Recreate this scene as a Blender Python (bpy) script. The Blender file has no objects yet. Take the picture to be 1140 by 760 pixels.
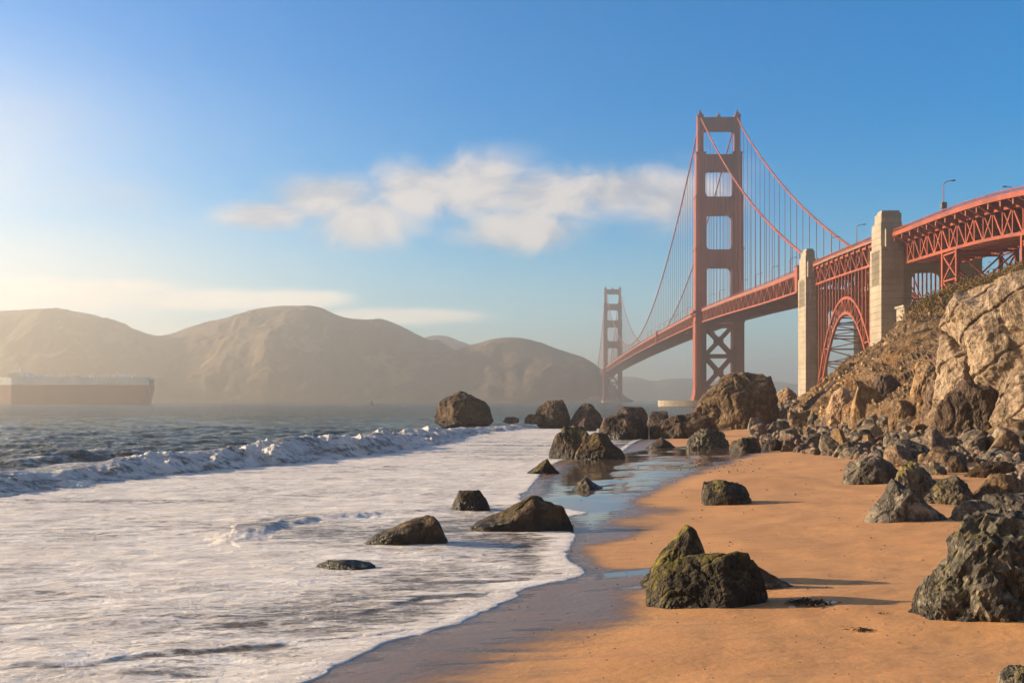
import bpy, bmesh, math, random
import numpy as np
from mathutils import Vector, Matrix

C = bpy.context.scene
# ------------------------------------------------------------------ camera, sky, sun, exposure
EYE = 5.0
F_PX, CX, HY = 1179.0, 570.0, 445.0          # focal length, centre column and horizon row of the 1140x760 photograph
cam_d = bpy.data.cameras.new('camera')
cam = bpy.data.objects.new('camera', cam_d)
C.collection.objects.link(cam)
cam.location = (0, 0, EYE)
cam.rotation_euler = (math.radians(90), 0, 0)
cam_d.sensor_width = 36.0
cam_d.lens = F_PX / 1140 * 36.0
cam_d.shift_y = (HY - 380.0) / 1140.0
cam_d.clip_start = 0.1
cam_d.clip_end = 40000
C.camera = cam

SUN_EL, SUN_FWD = math.radians(15.0), math.radians(11.0)
SUN_DIR = Vector((-math.cos(SUN_FWD) * math.cos(SUN_EL), math.sin(SUN_FWD) * math.cos(SUN_EL), math.sin(SUN_EL)))
sun_d = bpy.data.lights.new('sun', 'SUN')
sun_d.energy = 5.0
sun_d.angle = math.radians(0.6)
sun_d.color = (1.0, 0.78, 0.53)
sun = bpy.data.objects.new('sun', sun_d)
C.collection.objects.link(sun)
sun.rotation_euler = SUN_DIR.to_track_quat('Z', 'Y').to_euler()
C.view_settings.view_transform = 'Standard'
C.view_settings.look = 'None'
C.view_settings.exposure = 1.28
C.view_settings.gamma = 1.0
C.view_settings.use_curve_mapping = False
C.render.engine = 'CYCLES'
C.cycles.max_bounces = 6
C.cycles.diffuse_bounces = 3
C.cycles.glossy_bounces = 3
C.cycles.volume_bounces = 1
C.cycles.use_denoising = True
HAZE_DENSITY = 0.00033
SKY_STRENGTH = 0.078


def N(nt, typ, ins=None, **props):
    n = nt.nodes.new(typ)
    for k, v in props.items():
        setattr(n, k, v)
    for k, v in (ins or {}).items():
        s = n.inputs[k]
        if isinstance(v, bpy.types.NodeSocket):
            nt.links.new(v, s)
        else:
            s.default_value = v
    return n


def M_(nt, op, a, b=None, c=None, clamp=False):
    n = nt.nodes.new('ShaderNodeMath')
    n.operation = op
    n.use_clamp = clamp
    for i, v in enumerate((a, b, c)):
        if v is None:
            continue
        if isinstance(v, bpy.types.NodeSocket):
            nt.links.new(v, n.inputs[i])
        else:
            n.inputs[i].default_value = v
    return n.outputs[0]


def mix(nt, f, a, b):
    n = nt.nodes.new('ShaderNodeMix')
    n.data_type = 'RGBA'
    for i, v in ((0, f), (6, a), (7, b)):
        if isinstance(v, bpy.types.NodeSocket):
            nt.links.new(v, n.inputs[i])
        elif i == 0:
            n.inputs[0].default_value = v
        else:
            n.inputs[i].default_value = (*v[:3], 1)
    return n.outputs[2]


def sstep(nt, x, a, b, lo=0.0, hi=1.0):
    n = nt.nodes.new('ShaderNodeMapRange')
    n.interpolation_type = 'SMOOTHSTEP'
    nt.links.new(x, n.inputs[0])
    for i, v in enumerate((a, b, lo, hi)):
        n.inputs[i + 1].default_value = v
    return n.outputs[0]


def noise(nt, vec, scale, detail=5, rough=0.55, dist=0.0):
    n = N(nt, 'ShaderNodeTexNoise', {'Vector': vec, 'Scale': scale, 'Detail': detail, 'Roughness': rough, 'Distortion': dist})
    return n.outputs[0]


world = bpy.data.worlds.new('World')
C.world = world
world.use_nodes = True
nt = world.node_tree
nt.nodes.clear()
sky = N(nt, 'ShaderNodeTexSky', sky_type='NISHITA', sun_disc=False, sun_elevation=SUN_EL,
        sun_rotation=-(math.pi / 2 - SUN_FWD), altitude=0.0, air_density=1.0, dust_density=0.8, ozone_density=3.0)
hsv = N(nt, 'ShaderNodeHueSaturation', {'Saturation': 1.55, 'Value': 1.0, 'Color': sky.outputs[0]})
tint = N(nt, 'ShaderNodeMix', {0: 1.0, 6: hsv.outputs[0], 7: (0.66, 1.03, 1.10, 1)}, data_type='RGBA', blend_type='MULTIPLY').outputs[2]
tc = N(nt, 'ShaderNodeTexCoord')
sep = N(nt, 'ShaderNodeSeparateXYZ', {0: tc.outputs['Generated']})
ysafe = M_(nt, 'MAXIMUM', sep.outputs[1], 0.05)
cu = M_(nt, 'DIVIDE', sep.outputs[0], ysafe)
cv = M_(nt, 'DIVIDE', sep.outputs[2], ysafe)
front = sstep(nt, sep.outputs[1], 0.2, 0.5)


def cloud_layer(bits, sx, sy, seed, lo, hi, gain):
    vec = N(nt, 'ShaderNodeCombineXYZ', {0: M_(nt, 'MULTIPLY', cu, sx), 1: M_(nt, 'MULTIPLY', cv, sy), 2: seed}).outputs[0]
    n1 = noise(nt, vec, 1.0, 10, 0.60, 0.5)
    total = None
    for (px, py, rx, ry) in bits:                       # soft lens-shaped banks in sky direction
        a = M_(nt, 'DIVIDE', M_(nt, 'SUBTRACT', cu, (px - CX) / F_PX), rx / F_PX)
        b = M_(nt, 'DIVIDE', M_(nt, 'SUBTRACT', cv, (HY - py) / F_PX), ry / F_PX)
        r2 = M_(nt, 'ADD', M_(nt, 'MULTIPLY', a, a), M_(nt, 'MULTIPLY', b, b))
        e = M_(nt, 'EXPONENT', M_(nt, 'MULTIPLY', r2, -1.0))
        total = e if total is None else M_(nt, 'MAXIMUM', total, e)
    d = M_(nt, 'ADD', total, M_(nt, 'MULTIPLY', M_(nt, 'SUBTRACT', n1, 0.5), gain))
    return M_(nt, 'MULTIPLY', sstep(nt, d, lo, hi), front), n1


c1, n1 = cloud_layer([(360, 220, 75, 30), (405, 246, 62, 36), (470, 212, 70, 34), (530, 208, 75, 42), (610, 218, 90, 34), (690, 212, 90, 30), (755, 222, 70, 34), (580, 256, 75, 30), (295, 240, 60, 20)],
                     12.0, 19.0, 5.3, 0.18, 0.90, 1.15)
c2, n2 = cloud_layer([(20, 330, 200, 26), (200, 333, 150, 15), (330, 334, 75, 15), (120, 322, 120, 16), (440, 352, 120, 12)],
                     6.0, 22.0, 8.1, 0.30, 0.85, 1.0)
c3, n3 = cloud_layer([(150, 215, 140, 40), (30, 130, 150, 60), (560, 170, 80, 22), (830, 190, 60, 26), (760, 250, 90, 30)],
                     7.0, 13.0, 14.2, 0.5, 1.5, 1.4)
c4, n4 = cloud_layer([(-60, 330, 420, 130), (-250, 200, 420, 170)], 3.0, 5.0, 21.0, 0.0, 1.1, 0.25)
c5, n5 = cloud_layer([(570, 445, 1500, 170)], 2.0, 5.0, 27.0, 0.1, 1.1, 0.2)
col = mix(nt, M_(nt, 'MULTIPLY', c5, 0.55), tint, (3.1, 3.9, 4.6))
col = mix(nt, M_(nt, 'MULTIPLY', c4, 0.75), col, (5.0, 4.9, 4.75))
col = mix(nt, M_(nt, 'MULTIPLY', c3, 0.35), col, (3.9, 3.9, 4.0))
col = mix(nt, M_(nt, 'MULTIPLY', c1, 0.86), col, mix(nt, sstep(nt, n1, 0.36, 0.60), (3.0, 3.0, 3.2), (4.9, 4.35, 3.9)))
col = mix(nt, M_(nt, 'MULTIPLY', c2, 0.85), col, mix(nt, sstep(nt, n2, 0.35, 0.65), (5.2, 5.0, 4.6), (6.4, 5.9, 5.1)))
# unseen dim veil added behind the camera to neutralise the blue fill
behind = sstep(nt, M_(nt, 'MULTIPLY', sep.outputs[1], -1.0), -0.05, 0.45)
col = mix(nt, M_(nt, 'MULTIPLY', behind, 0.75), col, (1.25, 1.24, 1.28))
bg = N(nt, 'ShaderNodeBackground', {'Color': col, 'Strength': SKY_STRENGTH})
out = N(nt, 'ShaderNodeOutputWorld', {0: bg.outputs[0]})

# ------------------------------------------------------------------ numpy noise and mesh helpers
_rng = np.random.default_rng(11)
_P = np.tile(_rng.permutation(256), 3).astype(np.int32)
_G = _rng.normal(size=(256, 3))
_G /= np.linalg.norm(_G, axis=1)[:, None]


def perlin(x, y, z):
    x, y, z = np.broadcast_arrays(np.asarray(x, float), np.asarray(y, float), np.asarray(z, float))
    xi, yi, zi = np.floor(x).astype(np.int64), np.floor(y).astype(np.int64), np.floor(z).astype(np.int64)
    xf, yf, zf = x - xi, y - yi, z - zi
    xi &= 255; yi &= 255; zi &= 255
    u = xf * xf * xf * (xf * (xf * 6 - 15) + 10)
    v = yf * yf * yf * (yf * (yf * 6 - 15) + 10)
    w = zf * zf * zf * (zf * (zf * 6 - 15) + 10)
    res = 0
    for dx in (0, 1):
        for dy in (0, 1):
            for dz in (0, 1):
                g = _G[_P[_P[_P[xi + dx] + yi + dy] + zi + dz]]
                d = g[..., 0] * (xf - dx) + g[..., 1] * (yf - dy) + g[..., 2] * (zf - dz)
                res = res + d * (u if dx else 1 - u) * (v if dy else 1 - v) * (w if dz else 1 - w)
    return res * 1.5


def fbm(x, y, z, oct=4, gain=0.5, ridged=False, billow=False):
    a, f, s = 1.0, 1.0, 0
    for i in range(oct):
        n = perlin(x * f + i * 7.3, y * f - i * 3.1, z * f + i * 1.7)
        if ridged:
            n = 1 - 2 * np.abs(n)
        if billow:
            n = 2 * np.abs(n) - 0.4
        s = s + a * n
        a *= gain
        f *= 2.03
    return s


def ss(x, a, b):
    t = np.clip((x - a) / (b - a), 0, 1)
    return t * t * (3 - 2 * t)


def link(o, parent=None):
    C.collection.objects.link(o)
    if parent is not None:
        o.parent = parent
    return o


def mesh_np(name, verts, quads, mat=None, attrs=None, smooth=True):
    me = bpy.data.meshes.new(name)
    verts = np.ascontiguousarray(verts, dtype=np.float32)
    quads = np.ascontiguousarray(quads, dtype=np.int32)
    k = quads.shape[1]
    me.vertices.add(len(verts))
    me.vertices.foreach_set('co', verts.ravel())
    me.loops.add(quads.size)
    me.loops.foreach_set('vertex_index', quads.ravel())
    me.polygons.add(len(quads))
    me.polygons.foreach_set('loop_start', np.arange(0, quads.size, k, dtype=np.int32))
    me.polygons.foreach_set('use_smooth', np.full(len(quads), smooth, dtype=bool))
    me.update(calc_edges=True)
    for an, av in (attrs or {}).items():
        a = me.attributes.new(an, 'FLOAT', 'POINT')
        a.data.foreach_set('value', np.ascontiguousarray(av, dtype=np.float32).ravel())
    if mat:
        me.materials.append(mat)
    return me


def grid_quads(nr, nc):
    i = np.arange(nr - 1)[:, None] * nc + np.arange(nc - 1)[None, :]
    return np.stack([i, i + 1, i + nc + 1, i + nc], -1).reshape(-1, 4)


def tag(o, label=None, cat=None, group=None, kind=None):
    if label: o['label'] = label
    if cat: o['category'] = cat
    if group: o['group'] = group
    if kind: o['kind'] = kind
    return o


def empty(name, loc, rz=0.0, parent=None):
    o = bpy.data.objects.new(name, None)
    o.location = loc
    o.rotation_euler = (0, 0, rz)
    return link(o, parent)


class MB:
    """collects boxes, beams, tubes and prisms into one mesh"""
    def __init__(self, off=(0, 0, 0)):
        self.v, self.f, self.off = [], [], off

    def add(self, vs, fs):
        b = len(self.v)
        self.v += [tuple(p) for p in vs]
        self.f += [tuple(b + i for i in f) for f in fs]

    def box(self, x0, x1, y0, y1, z0, z1, taper=0.0):
        t = taper
        self.add([(x0, y0, z0), (x1, y0, z0), (x1, y1, z0), (x0, y1, z0),
                  (x0 + t, y0 + t, z1), (x1 - t, y0 + t, z1), (x1 - t, y1 - t, z1), (x0 + t, y1 - t, z1)],
                 [(3, 2, 1, 0), (4, 5, 6, 7), (0, 1, 5, 4), (1, 2, 6, 5), (2, 3, 7, 6), (3, 0, 4, 7)])

    def beam(self, p, q, w, h=None):
        h = h or w
        p, q = Vector(p), Vector(q)
        d = (q - p)
        if d.length < 1e-6: return
        d.normalize()
        up = Vector((0, 0, 1)) if abs(d.z) < 0.95 else Vector((1, 0, 0))
        a = d.cross(up).normalized() * (w / 2)
        b = a.cross(d).normalized() * (h / 2)
        self.add([p - a - b, p + a - b, p + a + b, p - a + b, q - a - b, q + a - b, q + a + b, q - a + b],
                 [(3, 2, 1, 0), (4, 5, 6, 7), (0, 1, 5, 4), (1, 2, 6, 5), (2, 3, 7, 6), (3, 0, 4, 7)])

    def path(self, pts, w, h=None):
        for p, q in zip(pts[:-1], pts[1:]):
            self.beam(p, q, w, h)

    def tube(self, pts, r, n=8, r1=None):
        pts = [Vector(p) for p in pts]
        rings = []
        for i, p in enumerate(pts):
            d = (pts[min(i + 1, len(pts) - 1)] - pts[max(i - 1, 0)]).normalized()
            up = Vector((0, 0, 1)) if abs(d.z) < 0.95 else Vector((1, 0, 0))
            a = d.cross(up).normalized()
            b = a.cross(d).normalized()
            rr = r if r1 is None else r + (r1 - r) * i / (len(pts) - 1)
            rings.append([p + (a * math.cos(k * 2 * math.pi / n) + b * math.sin(k * 2 * math.pi / n)) * rr for k in range(n)])
        vs = [v for ring in rings for v in ring]
        fs = [(i * n + k, i * n + (k + 1) % n, (i + 1) * n + (k + 1) % n, (i + 1) * n + k) for i in range(len(pts) - 1) for k in range(n)]
        fs += [tuple(range(n))[::-1], tuple((len(pts) - 1) * n + k for k in range(n))]
        self.add(vs, fs)

    def prism(self, poly, x0, x1):
        """polygon in (y, z) pushed along x"""
        n = len(poly)
        vs = [(x0, y, z) for y, z in poly] + [(x1, y, z) for y, z in poly]
        fs = [tuple(range(n)), tuple(range(2 * n - 1, n - 1, -1))]
        fs += [(i, i + n, (i + 1) % n + n, (i + 1) % n) for i in range(n)]
        self.add(vs, fs)

    def build(self, name, mat, parent=None, smooth=False):
        me = bpy.data.meshes.new(name)
        o = self.off
        me.from_pydata([(v[0] - o[0], v[1] - o[1], v[2] - o[2]) for v in self.v], [], self.f)
        bm = bmesh.new(); bm.from_mesh(me)
        bmesh.ops.recalc_face_normals(bm, faces=bm.faces)
        bm.to_mesh(me); bm.free()
        for p in me.polygons: p.use_smooth = smooth
        me.materials.append(mat)
        return link(bpy.data.objects.new(name, me), parent)


def W(px, py, z=0.0):
    """photo pixel of a point at height z -> world x, y"""
    d = (EYE - z) * F_PX / (py - HY)
    return ((px - CX) / F_PX * d, d)


def X_at(px, d):
    return (px - CX) / F_PX * d


def Z_at(py, d):
    return EYE + (HY - py) / F_PX * d


def polydist(x, y, pts):
    """distance to a polyline, signed (+ on the left of its direction), and the along-line parameter (segment index + fraction)"""
    best = np.full(x.shape, 1e18); sg = np.ones(x.shape); al = np.zeros(x.shape)
    for i in range(len(pts) - 1):
        ax, ay = pts[i]; bx, by = pts[i + 1]
        dx, dy = bx - ax, by - ay
        L2 = dx * dx + dy * dy
        t = np.clip(((x - ax) * dx + (y - ay) * dy) / L2, 0, 1)
        ex, ey = x - ax - t * dx, y - ay - t * dy
        d2 = ex * ex + ey * ey
        m = d2 < best
        cr = dx * (y - ay) - dy * (x - ax)
        best = np.where(m, d2, best); sg = np.where(m, np.sign(cr), sg); al = np.where(m, i + t, al)
    return np.sqrt(best), sg, al


def inside(x, y, pts):
    r = np.zeros(x.shape, bool)
    n = len(pts)
    for i in range(n):
        x0, y0 = pts[i]; x1, y1 = pts[(i + 1) % n]
        if y0 == y1: continue
        c = ((y0 > y) != (y1 > y)) & (x < (x1 - x0) * (y - y0) / (y1 - y0) + x0)
        r ^= c
    return r


def smooth_poly(pts, n=6):
    """Catmull-Rom"""
    P = [pts[0]] + list(pts) + [pts[-1]]
    out = []
    for i in range(1, len(P) - 2):
        p0, p1, p2, p3 = (np.array(P[k], float) for k in (i - 1, i, i + 1, i + 2))
        for k in range(n):
            t = k / n
            out.append(tuple(0.5 * ((2 * p1) + (-p0 + p2) * t + (2 * p0 - 5 * p1 + 4 * p2 - p3) * t * t + (-p0 + 3 * p1 - 3 * p2 + p3) * t ** 3)))
    out.append(tuple(pts[-1]))
    return out


# ------------------------------------------------------------------ materials
def new_mat(name):
    m = bpy.data.materials.new(name)
    m.use_nodes = True
    nt = m.node_tree
    bsdf = nt.nodes['Principled BSDF']
    pos = N(nt, 'ShaderNodeNewGeometry').outputs['Position']
    return m, nt, bsdf, pos


def setp(nt, bsdf, **kw):
    names = {'base': 'Base Color', 'rough': 'Roughness', 'normal': 'Normal', 'metal': 'Metallic', 'spec': 'Specular IOR Level', 'ior': 'IOR'}
    for k, v in kw.items():
        s = bsdf.inputs[names[k]]
        if isinstance(v, bpy.types.NodeSocket):
            nt.links.new(v, s)
        elif k == 'base':
            s.default_value = (*v, 1)
        else:
            s.default_value = v


def bump(nt, height, dist, strength=1.0, prev=None):
    ins = {'Height': height, 'Distance': dist, 'Strength': strength}
    if prev is not None: ins['Normal'] = prev
    return N(nt, 'ShaderNodeBump', ins).outputs[0]


def mat_simple(name, base, rough=0.6, var=0.25, scale=0.3, streak=False):
    m, nt, b, pos = new_mat(name)
    v = pos
    if streak:
        v = N(nt, 'ShaderNodeMapping', {'Vector': pos, 'Scale': (1.0, 1.0, 0.12)}).outputs[0]
    n = noise(nt, v, scale, 6, 0.6)
    dark = tuple(c * (1 - var) for c in base)
    lite = tuple(min(1, c * (1 + var)) for c in base)
    setp(nt, b, base=mix(nt, sstep(nt, n, 0.3, 0.7), dark, lite), rough=rough)
    return m


MAT = {}
MAT['orange'] = mat_simple('orange_paint', (0.225, 0.042, 0.012), 0.55, 0.30, 0.12, True)
MAT['orange_dark'] = mat_simple('orange_paint_weathered', (0.22, 0.060, 0.038), 0.65, 0.25, 0.3)
MAT['concrete_deck'] = mat_simple('deck_underside', (0.22, 0.13, 0.09), 0.8, 0.2, 0.2)
MAT['asphalt'] = mat_simple('asphalt', (0.05, 0.05, 0.05), 0.9, 0.2, 0.5)
MAT['steel_grey'] = mat_simple('grey_metal', (0.10, 0.09, 0.09), 0.5, 0.1, 1.0)
MAT['ship_white'] = mat_simple('ship_white', (0.72, 0.70, 0.68), 0.5, 0.08, 0.05, True)
MAT['ship_red'] = mat_simple('ship_red', (0.24, 0.10, 0.075), 0.6, 0.15, 0.06, True)
MAT['buoy_red'] = mat_simple('buoy_red', (0.25, 0.04, 0.03), 0.5, 0.1, 0.5)


def mat_concrete():
    m, nt, b, pos = new_mat('weathered_concrete')
    st = N(nt, 'ShaderNodeMapping', {'Vector': pos, 'Scale': (0.8, 0.8, 0.06)}).outputs[0]
    n1 = noise(nt, st, 1.0, 6, 0.6)
    n2 = noise(nt, pos, 0.15, 5, 0.6)
    base = mix(nt, sstep(nt, n2, 0.3, 0.7), (0.235, 0.195, 0.145), (0.33, 0.275, 0.205))
    base = mix(nt, sstep(nt, n1, 0.52, 0.75, 0, 0.6), base, (0.20, 0.165, 0.12))
    z = N(nt, 'ShaderNodeSeparateXYZ', {0: pos}).outputs[2]
    line = M_(nt, 'PINGPONG', z, 1.2)
    lift = sstep(nt, line, 0.0, 0.12)
    base = mix(nt, lift, (0.24, 0.20, 0.15), base)
    setp(nt, b, base=base, rough=0.9, normal=bump(nt, M_(nt, 'ADD', lift, M_(nt, 'MULTIPLY', n1, 0.6)), 0.15))
    return m


MAT['concrete'] = mat_concrete()


def mat_rock(name, dark, mid, lite, scale=1.0, moss=0.0, wet=0.0, bumpd=0.06, wet_h=0.6, strata=0.0, barn=0.0):
    """rock: patches of tone, fine bump and pits, moss on the upper faces, dark wet foot, pale barnacle specks"""
    m, nt, b, pos = new_mat(name)
    geo = N(nt, 'ShaderNodeNewGeometry')
    z = N(nt, 'ShaderNodeSeparateXYZ', {0: pos}).outputs[2]
    n1 = noise(nt, pos, 0.7 * scale, 8, 0.62, 0.6)
    n2 = noise(nt, pos, 4.0 * scale, 8, 0.68, 0.2)
    n3 = noise(nt, pos, 17.0 * scale, 4, 0.7)
    st = N(nt, 'ShaderNodeMapping', {'Vector': pos, 'Rotation': (0.5, 0.4, 0.3), 'Scale': (0.6 * scale, 0.6 * scale, 5.0 * scale)}).outputs[0]
    n4 = noise(nt, st, 1.0, 6, 0.65, 0.5)
    rnd_ = N(nt, 'ShaderNodeObjectInfo').outputs['Random']
    tone = N(nt, 'ShaderNodeHueSaturation', {'Hue': M_(nt, 'ADD', 0.490, M_(nt, 'MULTIPLY', rnd_, 0.012)), 'Saturation': M_(nt, 'ADD', 0.85, M_(nt, 'MULTIPLY', rnd_, 0.35)), 'Value': M_(nt, 'ADD', 0.78, M_(nt, 'MULTIPLY', M_(nt, 'FRACT', M_(nt, 'MULTIPLY', rnd_, 7.31)), 0.5))})
    base = mix(nt, sstep(nt, n1, 0.34, 0.66), dark, mid)
    base = mix(nt, sstep(nt, n2, 0.46, 0.68), base, lite)
    base = mix(nt, sstep(nt, n4, 0.56, 0.70, 0, 0.5), base, tuple(c * 0.45 for c in dark))
    nc = noise(nt, N(nt, 'ShaderNodeMapping', {'Vector': pos, 'Rotation': (0.3, 0.7, 0.2), 'Scale': (1.9 * scale, 1.1 * scale, 0.6 * scale)}).outputs[0], 1.0, 5, 0.6, 1.2)
    crack = sstep(nt, M_(nt, 'ABSOLUTE', M_(nt, 'SUBTRACT', nc, 0.5)), 0.0, 0.03)
    base = mix(nt, M_(nt, 'MULTIPLY', M_(nt, 'SUBTRACT', 1.0, crack), 0.45), base, tuple(c * 0.35 for c in dark))
    if barn:
        base = mix(nt, sstep(nt, n3, 0.60, 0.72, 0, barn), base, (0.42, 0.38, 0.30))
    rough = 0.85
    if wet:
        n5 = noise(nt, pos, 1.6 * scale, 4)
        w = sstep(nt, M_(nt, 'ADD', z, M_(nt, 'MULTIPLY', n5, 0.5 * wet_h)), wet_h * 0.7, wet_h * 1.6, wet, 0.0)
        base = mix(nt, w, base, tuple(c * 0.30 for c in dark))
        rough = M_(nt, 'SUBTRACT', 0.8, M_(nt, 'MULTIPLY', w, 0.5))
    if moss:
        nz = N(nt, 'ShaderNodeSeparateXYZ', {0: geo.outputs['Normal']})
        up = M_(nt, 'ADD', nz.outputs[2], M_(nt, 'MULTIPLY', nz.outputs[0], -0.45))
        mk = M_(nt, 'ADD', M_(nt, 'MULTIPLY', up, 0.55), M_(nt, 'MULTIPLY', M_(nt, 'SUBTRACT', n1, 0.5), 1.9))
        mk = M_(nt, 'ADD', mk, M_(nt, 'MULTIPLY', M_(nt, 'SUBTRACT', n2, 0.5), 0.8))
        mcol = mix(nt, sstep(nt, n2, 0.35, 0.65), (0.055, 0.048, 0.010), (0.15, 0.118, 0.026))
        base = mix(nt, sstep(nt, mk, 0.62 - moss * 0.6, 0.95 - moss * 0.6), base, mcol)
    h = M_(nt, 'ADD', M_(nt, 'MULTIPLY', n2, 0.6), M_(nt, 'MULTIPLY', n3, 0.22))
    h = M_(nt, 'ADD', h, M_(nt, 'MULTIPLY', crack, 0.25))
    h = M_(nt, 'ADD', h, M_(nt, 'MULTIPLY', n4, 0.25 + strata))
    nt.links.new(base, tone.inputs['Color'])
    base = tone.outputs[0]
    setp(nt, b, base=base, rough=rough, normal=bump(nt, h, bumpd / scale * 2.4, 0.9), spec=0.3)
    return m


def mixvec(nt, vec, n, amt):
    a = N(nt, 'ShaderNodeVectorMath', operation='ADD')
    nt.links.new(vec, a.inputs[0])
    s = N(nt, 'ShaderNodeCombineXYZ', {0: M_(nt, 'MULTIPLY', n, amt), 1: M_(nt, 'MULTIPLY', n, -amt), 2: M_(nt, 'MULTIPLY', n, amt)})
    nt.links.new(s.outputs[0], a.inputs[1])
    return a.outputs[0]


MAT['rock_wet'] = mat_rock('wet_brown_rock', (0.030, 0.019, 0.012), (0.075, 0.047, 0.028), (0.125, 0.083, 0.047), 0.7, moss=0.18, wet=0.9, wet_h=0.5, bumpd=0.05)
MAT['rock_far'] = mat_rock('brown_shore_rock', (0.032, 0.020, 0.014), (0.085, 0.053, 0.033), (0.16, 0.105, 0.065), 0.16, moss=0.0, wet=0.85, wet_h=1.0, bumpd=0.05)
MAT['rock_moss'] = mat_rock('mossy_rock', (0.018, 0.014, 0.009), (0.05, 0.038, 0.022), (0.12, 0.093, 0.055), 0.8, moss=0.52, wet=0.8, wet_h=0.35, bumpd=0.05)
MAT['rock_moss_far'] = mat_rock('mossy_shore_rock', (0.035, 0.024, 0.014), (0.09, 0.063, 0.037), (0.19, 0.135, 0.08), 0.3, moss=0.6, wet=0.8, wet_h=0.8, bumpd=0.05)
MAT['rock_grey'] = mat_rock('grey_shore_rock', (0.030, 0.026, 0.020), (0.095, 0.083, 0.060), (0.25, 0.215, 0.145), 1.0, moss=0.10, bumpd=0.06, barn=0.3)
MAT['rock_slab'] = mat_rock('grey_slab_rock', (0.040, 0.033, 0.025), (0.115, 0.095, 0.070), (0.26, 0.215, 0.15), 0.45, moss=0.05, bumpd=0.05)
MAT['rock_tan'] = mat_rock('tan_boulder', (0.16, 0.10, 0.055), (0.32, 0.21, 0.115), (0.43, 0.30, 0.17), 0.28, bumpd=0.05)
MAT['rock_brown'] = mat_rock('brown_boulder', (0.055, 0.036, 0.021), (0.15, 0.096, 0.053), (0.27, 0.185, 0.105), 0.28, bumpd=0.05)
MAT['cliff'] = mat_rock('pale_cliff', (0.15, 0.102, 0.060), (0.31, 0.222, 0.132), (0.41, 0.31, 0.195), 0.22, bumpd=0.06, strata=0.2)
MAT['stone_a'] = mat_rock('grey_stone', (0.075, 0.062, 0.046), (0.16, 0.128, 0.09), (0.32, 0.26, 0.18), 0.6, bumpd=0.03)
MAT['stone_b'] = mat_rock('brown_stone', (0.075, 0.048, 0.03), (0.18, 0.118, 0.068), (0.32, 0.225, 0.14), 0.6, bumpd=0.03)
MAT['stone_c'] = mat_rock('dark_stone', (0.035, 0.029, 0.024), (0.08, 0.065, 0.05), (0.17, 0.14, 0.105), 0.6, bumpd=0.03)


def attr(nt, name):
    return N(nt, 'ShaderNodeAttribute', attribute_name=name).outputs['Fac']


def mat_sand():
    m, nt, b, pos = new_mat('beach_sand')
    wet, film = attr(nt, 'wet'), attr(nt, 'film')
    n1 = noise(nt, pos, 0.25, 5, 0.6)
    st = N(nt, 'ShaderNodeMapping', {'Vector': pos, 'Rotation': (0, 0, 0.25), 'Scale': (0.5, 2.2, 1.0)}).outputs[0]
    n2 = noise(nt, st, 1.0, 7, 0.65, 0.4)
    n3 = noise(nt, pos, 60.0, 3, 0.7)
    dry = mix(nt, sstep(nt, n1, 0.3, 0.7), (0.45, 0.205, 0.066), (0.52, 0.25, 0.086))
    dry = mix(nt, sstep(nt, n2, 0.48, 0.70, 0, 0.5), dry, (0.33, 0.165, 0.07))
    n5 = noise(nt, pos, 2.6, 6, 0.7)
    dry = mix(nt, sstep(nt, n5, 0.50, 0.68, 0, 0.35), dry, (0.30, 0.145, 0.06))
    dry = mix(nt, sstep(nt, n3, 0.56, 0.72, 0, 0.6), dry, (0.20, 0.11, 0.055))
    damp = mix(nt, sstep(nt, n2, 0.4, 0.65), (0.19, 0.115, 0.065), (0.15, 0.095, 0.055))
    w2 = M_(nt, 'ADD', wet, M_(nt, 'MULTIPLY', M_(nt, 'SUBTRACT', n2, 0.5), 0.7), clamp=True)
    w2 = M_(nt, 'MULTIPLY', w2, sstep(nt, wet, 0.02, 0.2))
    base = mix(nt, sstep(nt, w2, 0.1, 0.8), dry, damp)
    f2 = M_(nt, 'ADD', film, M_(nt, 'MULTIPLY', M_(nt, 'SUBTRACT', n2, 0.5), 1.1))
    f2 = M_(nt, 'MULTIPLY', sstep(nt, f2, 0.35, 0.75), sstep(nt, film, 0.02, 0.25))
    base = mix(nt, f2, base, (0.10, 0.068, 0.045))
    rough = M_(nt, 'SUBTRACT', 0.92, M_(nt, 'MULTIPLY', sstep(nt, w2, 0.3, 1.0), 0.60))
    rough = M_(nt, 'ADD', M_(nt, 'MULTIPLY', rough, M_(nt, 'SUBTRACT', 1.0, f2)), M_(nt, 'MULTIPLY', f2, 0.06))
    rip = N(nt, 'ShaderNodeTexWave', {'Vector': N(nt, 'ShaderNodeMapping', {'Vector': pos, 'Rotation': (0, 0, 0.9)}).outputs[0],
                                      'Scale': 0.9, 'Distortion': 9.0, 'Detail': 3.0, 'Detail Scale': 1.2}).outputs[1]
    h = M_(nt, 'ADD', M_(nt, 'MULTIPLY', n2, 0.5), M_(nt, 'MULTIPLY', rip, 0.03))
    h = M_(nt, 'ADD', h, M_(nt, 'MULTIPLY', noise(nt, pos, 7.0, 5, 0.6), 0.22))
    h = M_(nt, 'ADD', h, M_(nt, 'MULTIPLY', n3, 0.03))
    keep = M_(nt, 'SUBTRACT', 1.0, M_(nt, 'MULTIPLY', f2, 0.975))
    setp(nt, b, base=base, rough=rough, normal=bump(nt, M_(nt, 'MULTIPLY', h, keep), 0.085, 0.8), spec=0.5)
    return m


MAT['sand'] = mat_sand()


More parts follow.
